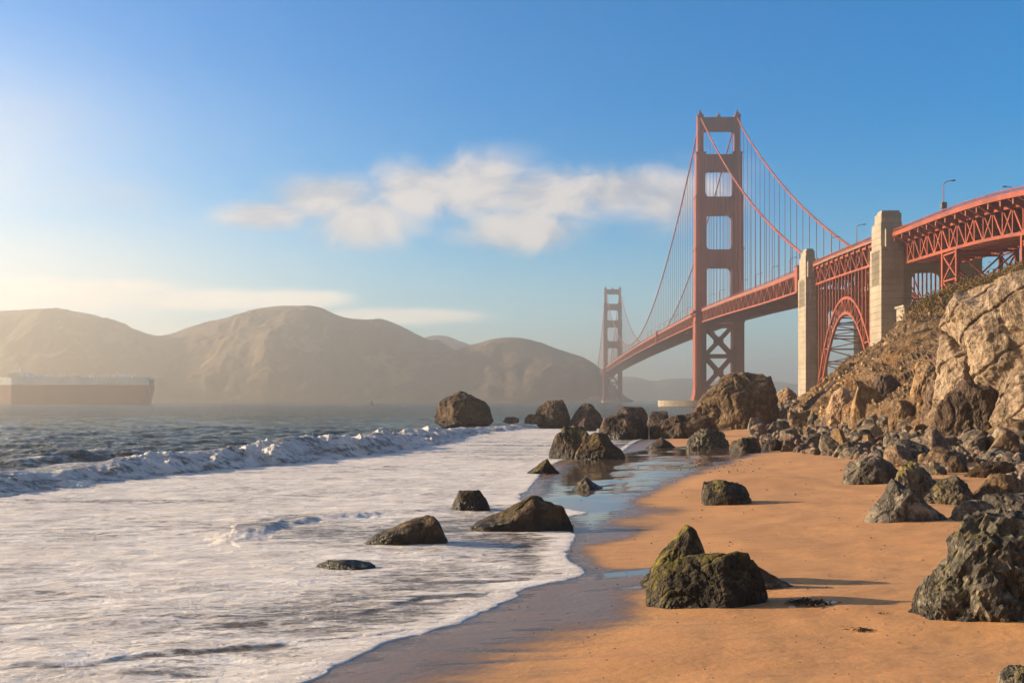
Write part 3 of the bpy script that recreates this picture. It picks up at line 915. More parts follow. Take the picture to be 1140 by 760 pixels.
def rock_verts(seed, sub, w, dep, h, prof=None, facets=70, rough=0.10, ridge_amp=0.0, ridge_dir=(1, 0.2, 0.3), square=2.6, lean=0.0, sink=0.3, fine=1.0):
    rng = np.random.default_rng(seed)
    n, f = ico(sub)
    so = seed * 3.17 % 97
    r = (np.abs(n[:, 0]) ** square + np.abs(n[:, 1]) ** square + np.abs(n[:, 2]) ** square) ** (-1 / square)
    big = fbm(n[:, 0] * 1.5 + so, n[:, 1] * 1.5, n[:, 2] * 1.5, 4, 0.5)
    r = r * (1 + rough * 1.6 * big)
    for i in range(facets):
        d = rng.normal(size=3); d[2] = d[2] * 0.8 + 0.1
        d /= np.linalg.norm(d)
        c = rng.uniform(0.64, 0.95) if i < facets * 0.28 else rng.uniform(0.80, 1.03)
        dot = n @ d
        lim = np.where(dot > 0.05, c / np.maximum(dot, 0.05), 9)
        r = -np.log(np.exp(-np.clip(r, 0, 6) * 90) + np.exp(-np.clip(lim, 0, 6) * 90)) / 90
    p = n * r[:, None]
    qn = lambda a, pc: max(np.percentile(a[a > 0], pc), 1e-3)
    p[:, 0] = np.where(p[:, 0] > 0, p[:, 0] / qn(p[:, 0], 98), p[:, 0] / qn(-p[:, 0], 98))
    p[:, 0] = np.clip(p[:, 0], -1 + 0.12 * (p[:, 0] + 1), 1 + 0.12 * (p[:, 0] - 1))
    p[:, 1] /= np.abs(p[:, 1]).max()
    p[:, 2] = np.where(p[:, 2] > 0, p[:, 2] / qn(p[:, 2], 94), p[:, 2] / -p[:, 2].min())
    p[:, 2] = np.minimum(p[:, 2], 1 + 0.15 * (p[:, 2] - 1))
    if prof:
        xs = np.linspace(-1, 1, 41)
        env = np.zeros(41)
        idx = np.clip(((p[:, 0] + 1) * 20).round().astype(int), 0, 40)
        np.maximum.at(env, idx, p[:, 2])
        sm = np.hanning(11); sm /= sm.sum()
        env = np.convolve(np.pad(np.maximum(env, 0.05), 5, mode='edge'), sm, 'valid')
        target = np.interp(xs, [a for a, _ in prof], [b for _, b in prof])
        k = np.interp(p[:, 0], xs, np.clip(target / env, 0.0, 1.5))
        p[:, 2] = np.where(p[:, 2] > 0, p[:, 2] * k, p[:, 2])
    p[:, 2] = np.where(p[:, 2] > 0, p[:, 2] * h, p[:, 2] * h * sink)
    p[:, 0] = p[:, 0] * w / 2
    p[:, 1] *= dep / 2
    # fracture relief in true metres, so that nothing is stretched
    S = (w * dep * 2 * h) ** (1 / 3) / 2
    m = p / S
    ch = fbm(m[:, 0] * 1.1 + so, m[:, 1] * 1.1, m[:, 2] * 1.1, 3, 0.5)
    blk = perlin(m[:, 0] * 1.7 + so + ch * .6, m[:, 1] * 1.7 + ch * .6, m[:, 2] * 1.7)
    ledge = np.floor(blk * 5) / 5 + ss(blk * 5 - np.floor(blk * 5), .75, 1) / 5          # stepped breaks
    cr = np.abs(perlin(m[:, 0] * 1.5 + ch, m[:, 1] * 1.5 - so, m[:, 2] * 0.8))
    cr2 = np.abs(perlin(m[:, 0] * 3.3 - ch, m[:, 1] * 2.6 + so, m[:, 2] * 2.2))
    sml = fbm(m[:, 0] * 3.6, m[:, 1] * 3.6, m[:, 2] * 3.6 + so, 6, 0.6, ridged=True) - 0.6
    disp = rough * S * (0.55 * ledge - 0.60 * np.exp(-(cr / .045) ** 2) - 0.30 * np.exp(-(cr2 / .05) ** 2) + 0.26 * fine * sml)
    if ridge_amp:
        pit = fbm(m[:, 0] * 3.5 + so, m[:, 1] * 3.5, m[:, 2] * 3.5, 4, .55, ridged=True)
        disp = disp - ridge_amp * S * 0.28 * np.clip(pit, 0, 2)
    o = p * np.array([2 / w, 2 / dep, 1 / h])
    o = o / np.maximum(np.linalg.norm(o, axis=1), 1e-6)[:, None] * np.array([2 / w, 2 / dep, 1 / h]) * S
    o = o / np.maximum(np.linalg.norm(o, axis=1), 1e-6)[:, None]
    p = p + o * disp[:, None]
    p[:, 0] += lean * p[:, 2]
    return p, f


def place_rock(name, l, r, top, base, seed, mat, label, cat='rock', prof=None, dr=0.75, sub=5, water=False, d=None, rz=0.0, sinkz=None, **kw):
    mid = (l + r) / 2
    x, y, g = ray_ground(mid, base, 0.0 if water else None)
    if d is not None: y = d
    w = (r - l) / F_PX * y
    dep = w * dr
    yc = y + dep * 0.42
    w = (r - l) / F_PX * (yc - dep * 0.1)
    xc = X_at(mid, yc)
    zb = float(ground_z(np.array([xc]), np.array([y]))[0]) if d is None else Z_at(base, y)
    if water: zb = max(zb, -0.05)
    zt = Z_at(top, yc)
    h = (zt - zb) * 1.14
    zb = zb - (zt - zb) * 0.14
    p, f = rock_verts(seed, sub, w, dep, h, prof, **kw)
    me = mesh_np(name, p, f, MAT[mat], smooth=False)
    o = link(bpy.data.objects.new(name, me))
    o.location = (xc, yc, zb - (sinkz or 0))
    tag(o, label, cat)
    return o


ROCKS = [
    # rocks standing in or at the edge of the water
    ('sea_stack', 483, 549, 436, 465, 1, 'rock_far', 'dark domed sea stack rising alone from the open water', dict(water=True, square=2.7, rough=.10, facets=30, prof=[(-1, .2), (-.8, .62), (-.45, .86), (-.1, 1), (.12, .96), (.4, .78), (.75, .66), (.92, .48), (1, .2)])),
    ('rock', 560, 578, 464, 473, 2, 'rock_far', 'low dark rock in the surf just right of the sea stack', dict(water=True, sub=4)),
    ('rock', 584, 604, 461, 471, 3, 'rock_far', 'low dark ledge at the left foot of a rounded offshore rock', dict(water=True, sub=4, dr=.5)),
    ('rock', 597, 635, 446, 472, 4, 'rock_far', 'rounded dark offshore rock second from the lone sea stack', dict(water=True)),
    ('rock', 632, 674, 449, 477, 5, 'rock_far', 'brown peaked rock at the surf line behind the mossy pair', dict(water=True, prof=[(-1, .2), (-.5, .75), (-.1, 1), (.3, .95), (.7, .6), (1, .2)])),
    ('rock', 642, 664, 466, 480, 6, 'rock_far', 'small dark rock in front of the brown peaked surf rock', dict(water=True, sub=4)),
    ('boulder', 666, 723, 461, 489, 7, 'rock_far', 'broad brown flat-topped boulder standing in the wet sand shallows', dict(water=True, square=3.4, prof=[(-1, .4), (-.8, .85), (-.3, .98), (.2, 1), (.7, .9), (.9, .6), (1, .3)])),
    ('rock', 687, 721, 453, 472, 8, 'rock_far', 'brown rock behind the broad flat-topped boulder', dict(water=True)),
    ('rock', 718, 748, 458, 480, 9, 'rock_far', 'hazy brown rock between flat-topped boulder and the huge block', dict(water=True)),
    ('boulder', 612, 660, 474, 511, 10, 'rock_moss_far', 'tall mossy boulder with green left side at the surf edge', dict(water=True, prof=[(-1, .35), (-.75, .75), (-.35, .95), (.1, 1), (.6, .95), (1, .6)])),
    ('boulder', 638, 696, 480, 511, 11, 'rock_wet', 'dark wet rounded boulder leaning on the mossy surf boulder', dict(water=True, prof=[(-1, .25), (-.55, .75), (-.15, 1), (.25, .92), (.6, .55), (.85, .4), (1, .15)])),
    ('rock', 719, 753, 487, 499, 12, 'rock_wet', 'small pointed dark rock on the wet sand below the broad boulder', dict(water=True, sub=4, prof=[(-1, .1), (-.4, .6), (0, 1), (.4, .7), (1, .15)])),
    ('rock', 586, 624, 510, 528, 13, 'rock_wet', 'pyramid-shaped rock with a pale left flank in the foam', dict(water=True, prof=[(-1, .2), (-.5, .45), (0, .85), (.2, 1), (.55, .6), (1, .1)])),
    ('rock', 637, 674, 532, 545, 14, 'rock_wet', 'small dark wedge rock alone on mirror-wet sand', dict(sub=4, prof=[(-1, .1), (-.35, .95), (-.1, 1), (.4, .5), (1, .1)])),
    ('rock', 499, 548, 545, 569, 15, 'rock_wet', 'dark trapezoid rock in foam behind the two long rocks', dict(water=True, square=3.2, facets=70, rough=.06, prof=[(-1, .1), (-.75, .5), (-.5, .95), (0, .97), (.4, 1), (.7, .65), (1, .1)])),
    ('rock', 517, 641, 549, 592, 16, 'rock_wet', 'long dark rock with peaked middle lying at the swash edge', dict(water=True, dr=.42, rough=.08, facets=70, prof=[(-1, .12), (-.8, .3), (-.5, .5), (-.25, .62), (.12, .88), (.22, 1), (.4, .85), (.6, .76), (.85, .76), (.95, .6), (1, .2)])),
    ('rock', 402, 501, 573, 608, 17, 'rock_wet', 'long sloping rock slab half washed by foam, high at right', dict(water=True, dr=.5, rough=.06, facets=70, prof=[(-1, .1), (-.7, .42), (-.35, .58), (0, .78), (.3, .92), (.6, 1), (.8, .85), (.92, .55), (1, .2)])),
    ('rock', 352, 418, 624, 634, 18, 'rock_wet', 'flat brown rock barely breaking the foam left of the slab', dict(water=True, dr=.5, sub=4)),
    # mossy group on the sand
    ('boulder', 711, 800, 584, 652, 21, 'rock_moss', 'pointed mossy boulder rising behind the low green-topped block', dict(dr=.7, sub=6, rough=.08, prof=[(-1, .12), (-.75, .28), (-.45, .55), (-.1, .78), (.2, 1), (.42, .93), (.7, .5), (.9, .25), (1, .1)])),
    ('boulder', 721, 852, 614, 677, 22, 'rock_moss', 'broad green-topped mossy block on sand with steep front', dict(dr=.6, sub=6, square=3.0, rough=.08, facets=70, prof=[(-1, .45), (-.85, .72), (-.5, .9), (0, .93), (.4, .97), (.7, 1), (.88, .8), (1, .5)])),
    ('rock', 815, 886, 628, 656, 23, 'rock_slab', 'low grey slab tapering off behind the green-topped block', dict(dr=.5, prof=[(-1, .9), (-.3, 1), (.1, .7), (.6, .4), (1, .1)])),
    ('boulder', 781, 836, 534, 562, 24, 'rock_moss', 'lone barnacled yellow-green boulder on open sand', dict(square=3.4, rough=.09, prof=[(-1, .55), (-.8, .85), (-.4, 1), (0, .97), (.5, .88), (.85, .7), (1, .4)])),
    # grey rocks at the right
    ('boulder', 1009, 1210, 566, 693, 31, 'rock_grey', 'largest craggy grey boulder with sunlit left face, cut off by the frame', dict(dr=.62, sub=6, rough=.13, facets=70, square=3.0, fine=1.7, ridge_amp=.12, prof=[(-1, .12), (-.85, .32), (-.6, .55), (-.42, .85), (-.25, .98), (0, 1), (.4, .98), (.8, .8), (1, .3)])),
    ('rock', 964, 1056, 534, 581, 32, 'rock_slab', 'grey wedge slab lying in front of the split grey boulder', dict(dr=.6, rough=.09, prof=[(-1, .1), (-.6, .55), (-.3, 1), (.1, .78), (.6, .4), (1, .12)])),
    ('boulder', 987, 1052, 513, 556, 33, 'rock_slab', 'split grey boulder with sunlit left top behind the wedge slab', dict(rough=.12, prof=[(-1, .4), (-.5, .9), (-.1, 1), (.4, .75), (1, .35)])),
    ('rock', 936, 1005, 508, 539, 34, 'rock_slab', 'wide grey block at the lower left edge of the rubble', dict(dr=.6, square=3.4, prof=[(-1, .3), (-.8, .7), (-.3, .95), (.2, 1), (.7, .75), (1, .3)])),
    ('rock', 1030, 1088, 529, 562, 35, 'rock_slab', 'dark ridged rock right beside the split grey boulder', dict(rough=.13, prof=[(-1, .3), (-.5, .75), (.1, 1), (.6, .75), (1, .25)])),
    ('rock', 1074, 1150, 527, 562, 36, 'rock_brown', 'brown pitted rock lying right of the dark ridged rock', dict(rough=.12, prof=[(-1, .1), (-.6, .5), (-.1, 1), (.4, .9), (1, .6)])),
    ('rock', 1056, 1112, 557, 579, 37, 'rock_slab', 'small grey knob in front of the largest craggy boulder', dict(rough=.12)),
    ('rock', 1092, 1180, 549, 577, 38, 'rock_slab', 'flat layered grey rock just above the largest craggy boulder', dict(dr=.6, square=3.6, rough=.08)),
    ('rock', 1072, 1130, 514, 532, 39, 'rock_brown', 'long low tawny rock above the brown pitted rock', dict(dr=.5, rough=.1)),
    ('rock', 1050, 1078, 508, 526, 40, 'rock_brown', 'small brown rock between the rubble and the long low tawny rock', dict(sub=4)),
    ('rock', 1112, 1165, 740, 772, 41, 'rock_grey', 'top of a grey rock at the bottom right corner', dict(rough=.13)),
    # great boulders under the bluff
    ('boulder', 765, 869, 414, 478, 51, 'rock_brown', 'huge dark brown block taller than all others, in front of the bridge tower', dict(dr=.7, sub=6, rough=.09, facets=70, square=3.2, prof=[(-1, .28), (-.8, .48), (-.55, .68), (-.3, .88), (0, .98), (.3, 1), (.65, .97), (.85, .82), (.95, .6), (1, .35)])),
    ('boulder', 812, 852, 437, 477, 52, 'rock_far', 'pointed dark boulder against the front of the huge block', dict(prof=[(-1, .3), (-.5, .6), (-.1, 1), (.4, .75), (1, .4)])),
    ('boulder', 724, 800, 459, 488, 53, 'rock_far', 'rough brown boulder at the left foot of the huge block', dict(dr=.6, rough=.13, prof=[(-1, .4), (-.6, .8), (-.2, .9), (.3, 1), (.8, .8), (1, .5)])),
    ('rock', 766, 812, 479, 499, 54, 'rock_grey', 'dark mussel-crusted rock on the sand before the huge block', dict(rough=.16, fine=2.0)),
    ('rock', 813, 848, 487, 504, 55, 'rock_moss_far', 'small green weed-covered rock at the left end of the rubble', dict(rough=.12, sub=4)),
    ('rock', 846, 872, 489, 502, 56, 'rock_far', 'dark low rock right beside the small weed-covered rock', dict(sub=4)),
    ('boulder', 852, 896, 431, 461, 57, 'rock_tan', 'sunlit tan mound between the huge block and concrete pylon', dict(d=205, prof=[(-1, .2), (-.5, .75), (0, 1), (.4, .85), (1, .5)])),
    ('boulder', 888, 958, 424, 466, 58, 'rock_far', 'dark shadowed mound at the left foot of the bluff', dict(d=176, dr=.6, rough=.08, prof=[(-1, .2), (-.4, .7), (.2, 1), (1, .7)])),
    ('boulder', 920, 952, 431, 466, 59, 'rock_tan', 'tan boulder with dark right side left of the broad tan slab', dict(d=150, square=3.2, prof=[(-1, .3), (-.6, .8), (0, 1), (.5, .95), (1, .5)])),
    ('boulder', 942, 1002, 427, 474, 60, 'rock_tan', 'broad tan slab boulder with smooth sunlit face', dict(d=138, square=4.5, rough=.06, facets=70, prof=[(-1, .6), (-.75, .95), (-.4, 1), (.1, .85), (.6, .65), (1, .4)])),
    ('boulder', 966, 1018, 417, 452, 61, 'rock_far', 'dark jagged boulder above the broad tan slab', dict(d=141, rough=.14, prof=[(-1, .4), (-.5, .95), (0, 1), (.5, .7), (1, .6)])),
    ('boulder', 990, 1022, 446, 478, 62, 'rock_brown', 'brown boulder between the broad tan slab and the cracked one', dict(d=121)),
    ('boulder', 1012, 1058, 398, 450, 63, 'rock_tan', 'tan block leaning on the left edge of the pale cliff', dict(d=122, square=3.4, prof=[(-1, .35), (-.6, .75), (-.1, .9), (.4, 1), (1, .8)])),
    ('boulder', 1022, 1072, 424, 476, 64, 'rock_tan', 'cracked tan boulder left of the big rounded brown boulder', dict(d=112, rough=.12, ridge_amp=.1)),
    ('boulder', 1034, 1140, 425, 494, 65, 'rock_brown', 'big rounded brown boulder with a dark hollow below the cliff', dict(d=97, dr=.6, sub=6, rough=.10, prof=[(-1, .45), (-.7, .8), (-.3, 1), (.1, .97), (.5, .75), (1, .55)])),
    ('rock', 1110, 1180, 466, 500, 66, 'rock_brown', 'brown rock in the shade right of the big rounded boulder', dict(d=88)),
]
for (nm, l, r, t, b, sd_, mt, lab, kw) in ROCKS:
    place_rock(nm, l, r, t, b, sd_, mt, lab, **kw)

def build_cliff():
    """a broken rock wall facing the sun, set into the bluff: a sheet of fracture planes with real relief"""
    d0 = 104.0
    a = np.array([X_at(1044, d0), d0]); b = np.array([X_at(1190, 92.0), 92.0])      # foot line, left end farther off
    L = np.linalg.norm(b - a); e = (b - a) / L; nrm = np.array([-e[1], e[0]]) * -1.0
    if nrm[0] > 0: nrm = -nrm
    U, V = np.meshgrid(np.linspace(-0.10, 2.0, 420), np.linspace(-0.12, 1.22, 260), indexing='ij')
    u, v = U * L, np.clip(V, -0.12, 1.0) * 15.5
    top = np.interp(U, [-.1, 0, .06, .14, .26, .40, .60, 1.0, 2.0], [.30, .78, .90, .95, .98, 1.0, 1.05, 1.15, 1.5])
    zz = v * top
    diag = u * 0.75 + zz * 0.62
    crossd = -u * 0.62 + zz * 0.75
    wob = fbm(u * .18, zz * .18, 3.0, 4)
    plates = fbm(diag * 0.16 + wob * .5, crossd * 0.07, 7.0, 3, .5, ridged=True)
    crack1 = np.abs(perlin(diag * 0.20 + wob * .35, crossd * 0.045, 1.7))
    crack2 = np.abs(perlin(diag * 0.07 - 3 + wob * .4, crossd * 0.26, 5.2))
    out = 0.55 * wob + 0.45 * plates
    out = out + 1.5 - 1.2 * np.exp(-(crack1 / .07) ** 2) - 0.35 * np.exp(-(crack2 / .03) ** 2)
    sp = perlin(diag * 0.15, crossd * .05, 9.0) * 4
    step = (np.floor(sp) + ss(sp - np.floor(sp), .8, 1)) / 4
    out = out + 1.1 * step
    out = out + 0.16 * fbm(u * .9, zz * .9, 2.0, 4, .55) + 0.09 * fbm(u * 3, zz * 3, 4.0, 3, .6)
    lean = 0.07 * zz                                                    # leans back into the hill
    edge = ss(U, -0.1, 0.06)
    back = (1 - edge) * 4.0 + np.clip(V - 1.0, 0, 1) * 26.0 + ss(V, .86, 1.0) * 1.4
    off = out * edge - lean - back
    x = a[0] + e[0] * u + nrm[0] * off
    y = a[1] + e[1] * u + nrm[1] * off
    z = 0.6 + zz + np.clip(V - 1, 0, 1) * 1.0
    me = mesh_np('cliff', np.stack([x, y, z], -1).reshape(-1, 3), grid_quads(*x.shape)[:, ::-1], MAT['cliff'])
    tag(link(bpy.data.objects.new('cliff', me)), 'pale fractured cliff face with diagonal dark cracks', 'cliff', kind='thing')


build_cliff()

# rubble: stones one by one, the smallest as one mass
rnd = random.Random(5)
VAR = []
for i in range(14):
    mt = ('stone_a', 'stone_b', 'stone_a', 'stone_c')[i % 4]
    p, f = rock_verts(300 + i, 4, 1.0, rnd.uniform(.6, .95), rnd.uniform(.42, .68), None, facets=20, rough=.07, square=3.8, sink=.5, fine=1.4)
    VAR.append((mesh_np('stone', p, f, MAT[mt], smooth=False), mt))
TALUS = [(850, 470), (866, 457), (893, 449), (925, 462), (960, 470), (1010, 473), (1040, 488), (1140, 488), (1146, 545), (1085, 512), (1042, 530), (1010, 520), (945, 511), (905, 506), (868, 501), (836, 490)]
SLAB = {'stone_a': 'grey angular stone in the rubble spread below the bluff', 'stone_b': 'brown angular stone in the rubble spread below the bluff',
        'stone_c': 'dark angular stone in the rubble spread below the bluff'}
GRP = {'stone_a': 'grey stones of the rubble', 'stone_b': 'brown stones of the rubble', 'stone_c': 'dark stones of the rubble'}


def in_talus(px, py):
    return bool(inside(np.array([px]), np.array([py]), TALUS)[0])


cnt = 0
spots = []
while cnt < 292:
    px, py = rnd.uniform(836, 1146), rnd.uniform(447, 546)
    if not in_talus(px, py): continue
    size = rnd.choice([7, 8, 9, 10, 12, 14, 17, 20]) * (0.65 + (py - 447) / 75)
    if px > 985: size *= 1.25
    if any(abs(px - a) < (size + s) * 0.33 and abs(py - b) < (size + s) * 0.20 for a, b, s in spots) and rnd.random() < 0.93: continue
    spots.append((px, py, size))
    cnt += 1
spots.sort(key=lambda s: s[1])
_px = np.array([s[0] for s in spots])
for (px, py, size) in spots:
    x, y, g = ray_ground(px, py)
    k = size / F_PX * y
    me, mt = VAR[rnd.randrange(len(VAR))]
    o = link(bpy.data.objects.new('stone', me))
    o.location = (x, y, g + k * rnd.uniform(-0.05, 0.12))
    o.scale = (k, k * rnd.uniform(.8, 1.2), k * rnd.uniform(.8, 1.3))
    o.rotation_euler = (rnd.uniform(-.5, .5), rnd.uniform(-.5, .5), rnd.uniform(0, 6.28))
    tag(o, SLAB[mt], 'stone', GRP[mt])

vs, fs, nb = [], [], 0
base_v, base_f = rock_verts(777, 2, 1.0, .8, .55, None, facets=12, rough=.1, sink=.5)
for i in range(9000):
    px, py = rnd.uniform(836, 1146), rnd.uniform(447, 550)
    if not in_talus(px, py) or rnd.random() < 0.45: continue
    x, y, g = ray_ground(px, py)
    k = rnd.uniform(3.0, 9.0) / F_PX * y * (0.7 + (py - 447) / 90)
    a = rnd.uniform(0, 6.28)
    R = np.array([[math.cos(a), -math.sin(a), 0], [math.sin(a), math.cos(a), 0], [0, 0, rnd.uniform(.8, 1.5)]])
    vs.append(base_v @ R.T * k + np.array([x, y, g]))
    fs.append(base_f + nb); nb += len(base_v)
o = link(bpy.data.objects.new('rubble', mesh_np('rubble', np.concatenate(vs), np.concatenate(fs), MAT['stone_b'], smooth=False)))
tag(o, 'fine broken rubble filling the gaps between the larger stones', 'rubble', kind='stuff')

# pebbles scattered on the sand, too many and too small to tell apart
vs, fs, nb = [], [], 0
pv, pf = rock_verts(778, 2, 1.0, .8, .5, None, facets=4, rough=.06, sink=.5)
for i in range(420):
    if i < 150:
        px, py = rnd.gauss(800, 22), rnd.gauss(514, 4.5)
    else:
        px, py = rnd.uniform(560, 1120), rnd.uniform(500, 755)
    if py < 492: continue
    x, y, g = ray_ground(px, py)
    k = rnd.uniform(1.2, 2.6) / F_PX * min(y, 60) * 0.8
    vs.append(pv * k + np.array([x, y, g])); fs.append(pf + nb); nb += len(pv)
o = link(bpy.data.objects.new('pebbles', mesh_np('pebbles', np.concatenate(vs), np.concatenate(fs), MAT['stone_c'])))
tag(o, 'scattered small dark pebbles on the beach sand', 'pebbles', kind='stuff')


# seaweed wrack
def wrack(px, py, wpx, seed, label, n=34, flat=0.12):
    r_ = random.Random(seed)
    x, y, g = ray_ground(px, py)
    rad = wpx / F_PX * y / 2
    mb = MB((x, y, g))
    for i in range(n):
        a = r_.uniform(0, 6.28)
        cx, cy = x + r_.gauss(0, rad * .42), y + r_.gauss(0, rad * .3)
        pts = []
        for k in range(5):
            pts.append((cx, cy, g + 0.01 + r_.uniform(0, rad * flat) * math.sin(math.pi * k / 4)))
            a += r_.uniform(-.8, .8)
            cx += math.cos(a) * rad * .13; cy += math.sin(a) * rad * .11
        mb.tube(pts, rad * r_.uniform(.02, .05), 5, rad * .012)
    o = mb.build('seaweed', MAT['kelp'], None, True)
    o.location = (x, y, g)
    return tag(o, label, 'seaweed')


wrack(902, 672, 56, 3, 'tangled clump of dark seaweed beside a patch of white foam', 60)
wrack(960, 702, 34, 4, 'small flat dark seaweed clump on bare orange sand', 34)
wrack(981, 683, 14, 5, 'tiny scrap of seaweed between clump and largest boulder', 10)
wrack(1001, 716, 10, 6, 'tiniest seaweed speck on the sand below the largest boulder', 7)


def foam_patch(px, py, wpx, seed, label):
    x, y, g = ray_ground(px, py)
    rad = wpx / F_PX * y / 2
    p, f = rock_verts(seed, 4, rad * 2, rad * 1.3, rad * .28, None, facets=3, rough=.22, sink=.2)
    o = link(bpy.data.objects.new('foam_patch', mesh_np('foam_patch', p, f, MAT['foam'])))
    o.location = (x, y, g)
    return tag(o, label, 'foam')


foam_patch(926, 671, 12, 91, 'white blob of sea foam beside the tangled seaweed clump')
foam_patch(882, 676, 8, 92, 'small pale foam blob at the left end of the tangled seaweed')

# scree: small broken rock lying on the bluff
rs_ = np.random.default_rng(17)
sel = np.nonzero((BY.ravel() < 250) & (BX.ravel() / BY.ravel() < 0.55) & (BX.ravel() / BY.ravel() > 0.27))[0]
wg = ss(fbm(BX.ravel()[sel] * .10, BY.ravel()[sel] * .10, 13.0, 3), -0.1, 0.5) + 0.08
sel = rs_.choice(sel, 2200, p=wg / wg.sum())
vs, fs, nb = [], [], 0
sv = [rock_verts(880 + i, 2, 1.0, .8, .6, None, facets=10, rough=.08, sink=.5) for i in range(4)]
for i in sel:
    v0, f0 = sv[i % 4]
    a = rs_.uniform(0, 6.28); k = rs_.gamma(1.5, 0.16) + .14
    R = np.array([[math.cos(a), -math.sin(a), 0], [math.sin(a), math.cos(a), 0], [0, 0, rs_.uniform(.6, 1.2)]])
    vs.append(v0 @ R.T * k + np.array([BX.ravel()[i], BY.ravel()[i], BZ.ravel()[i]])); fs.append(f0 + nb); nb += len(v0)
o = link(bpy.data.objects.new('scree', mesh_np('scree', np.concatenate(vs), np.concatenate(fs), MAT['rock_tan'])))
tag(o, 'loose broken rock scattered over the slope of the bluff', 'scree', kind='stuff')

# scrub on the bluff
rng = np.random.default_rng(4)
vv, ff, nb = [], [], 0
pr = ((BG.ravel() > 0.15) | (rng.random(BG.size) < 0.05)) & (BX.ravel() / BY.ravel() > 0.30) & (BY.ravel() < 262) & (BX.ravel() / BY.ravel() < 0.56)
idx = np.nonzero(pr)[0]
wgt = ss(fbm(BX.ravel()[idx] * .16, BY.ravel()[idx] * .16, 3.0, 3), -0.25, 0.35) * (0.05 + BG.ravel()[idx])
idx = rng.choice(idx, 2000, p=wgt / wgt.sum())
for i in idx:
    cx, cy, cz = BX.ravel()[i], BY.ravel()[i], BZ.ravel()[i]
    big = rng.gamma(3.0, .24) + .22
    m = 40
    c = np.array([cx, cy, cz]) + rng.normal(size=(m, 3)) * np.array([.55, .55, .28]) * big + np.array([0, 0, .3 * big])
    a = rng.normal(size=(m, 3)); a /= np.linalg.norm(a, axis=1)[:, None]
    b = np.cross(a, rng.normal(size=(m, 3))); b /= np.linalg.norm(b, axis=1)[:, None]
    sz = rng.uniform(.07, .20, (m, 1)) * (0.5 + 0.4 * big)
    q = np.stack([c - a * sz - b * sz * .5, c + a * sz - b * sz * .5, c + a * sz * .7 + b * sz * .5, c - a * sz * .7 + b * sz * .5], 1).reshape(-1, 3)
    vv.append(q); ff.append(np.arange(m * 4).reshape(-1, 4) + nb); nb += m * 4
o = link(bpy.data.objects.new('scrub', mesh_np('scrub', np.concatenate(vv), np.concatenate(ff), MAT['scrub'], smooth=False)))
tag(o, 'dry brown and green scrub growing over the top of the bluff', 'scrub', kind='stuff')

# ------------------------------------------------------------------ the bridge: local x = towards the camera along the axis (s), y = to the right (t)
S_DIR = Vector((-0.0305, -0.99953, 0)).normalized()
T_DIR = Vector((0, 0, 1)).cross(S_DIR)
P0 = Vector((161.0, 826.0, 0.0))
RZ = math.atan2(S_DIR.y, S_DIR.x)


def bw(s, t, z):
    return P0 + S_DIR * s + T_DIR * t + Vector((0, 0, z))


_rs = np.array([-1660, -1280, -960, -640, -320, 0, 120, 240, 330, 380, 430, 460, 485, 500, 515, 530, 545, 560, 600, 640], float)
_rz = np.array([66, 71.5, 75.3, 77.6, 78.0, 76.4, 73.4, 69.6, 67.6, 66.8, 65.6, 64.4, 63.8, 63.4, 62.8, 62.0, 60.8, 59.2, 54.5, 49.5], float)


def rail_z(s):
    return float(np.interp(s, _rs, _rz) * 0.5 + 0.25 * np.interp(s - 12, _rs, _rz) + 0.25 * np.interp(s + 12, _rs, _rz))


TZ = 226.0


def cable_z(s):
    if s > 0:
        u = s / 343.0
        return TZ + (68.5 - TZ) * u - 4 * 12.5 * u * (1 - u)
    if s < -1280:
        u = (-1280 - s) / 343.0
        return TZ + (68.5 - TZ) * u - 4 * 12.5 * u * (1 - u)
    return 83.0 + (TZ - 83.0) * ((s + 640) / 640.0) ** 2


bridge = empty('suspension_bridge', P0, RZ)
tag(bridge, 'red suspension bridge with two tall towers crossing the strait', 'bridge', kind='thing')


def fillet_rect(y0, y1, z0, z1, r, n=5):
    """inner opening corners are left solid: returns the four corner gussets as polygons in (y, z)"""
    out = []
    for (cy, cz, sy, sz) in ((y0, z0, 1, 1), (y1, z0, -1, 1), (y1, z1, -1, -1), (y0, z1, 1, -1)):
        poly = [(cy, cz)]
        ox, oz = cy + sy * r, cz + sz * r
        for k in range(n + 1):
            a = math.pi / 2 * k / n
            poly.append((ox - sy * r * math.cos(a), oz - sz * r * math.sin(a)))
        # from (cy, oz) round to (ox, cz)
        out.append(poly)
    return out


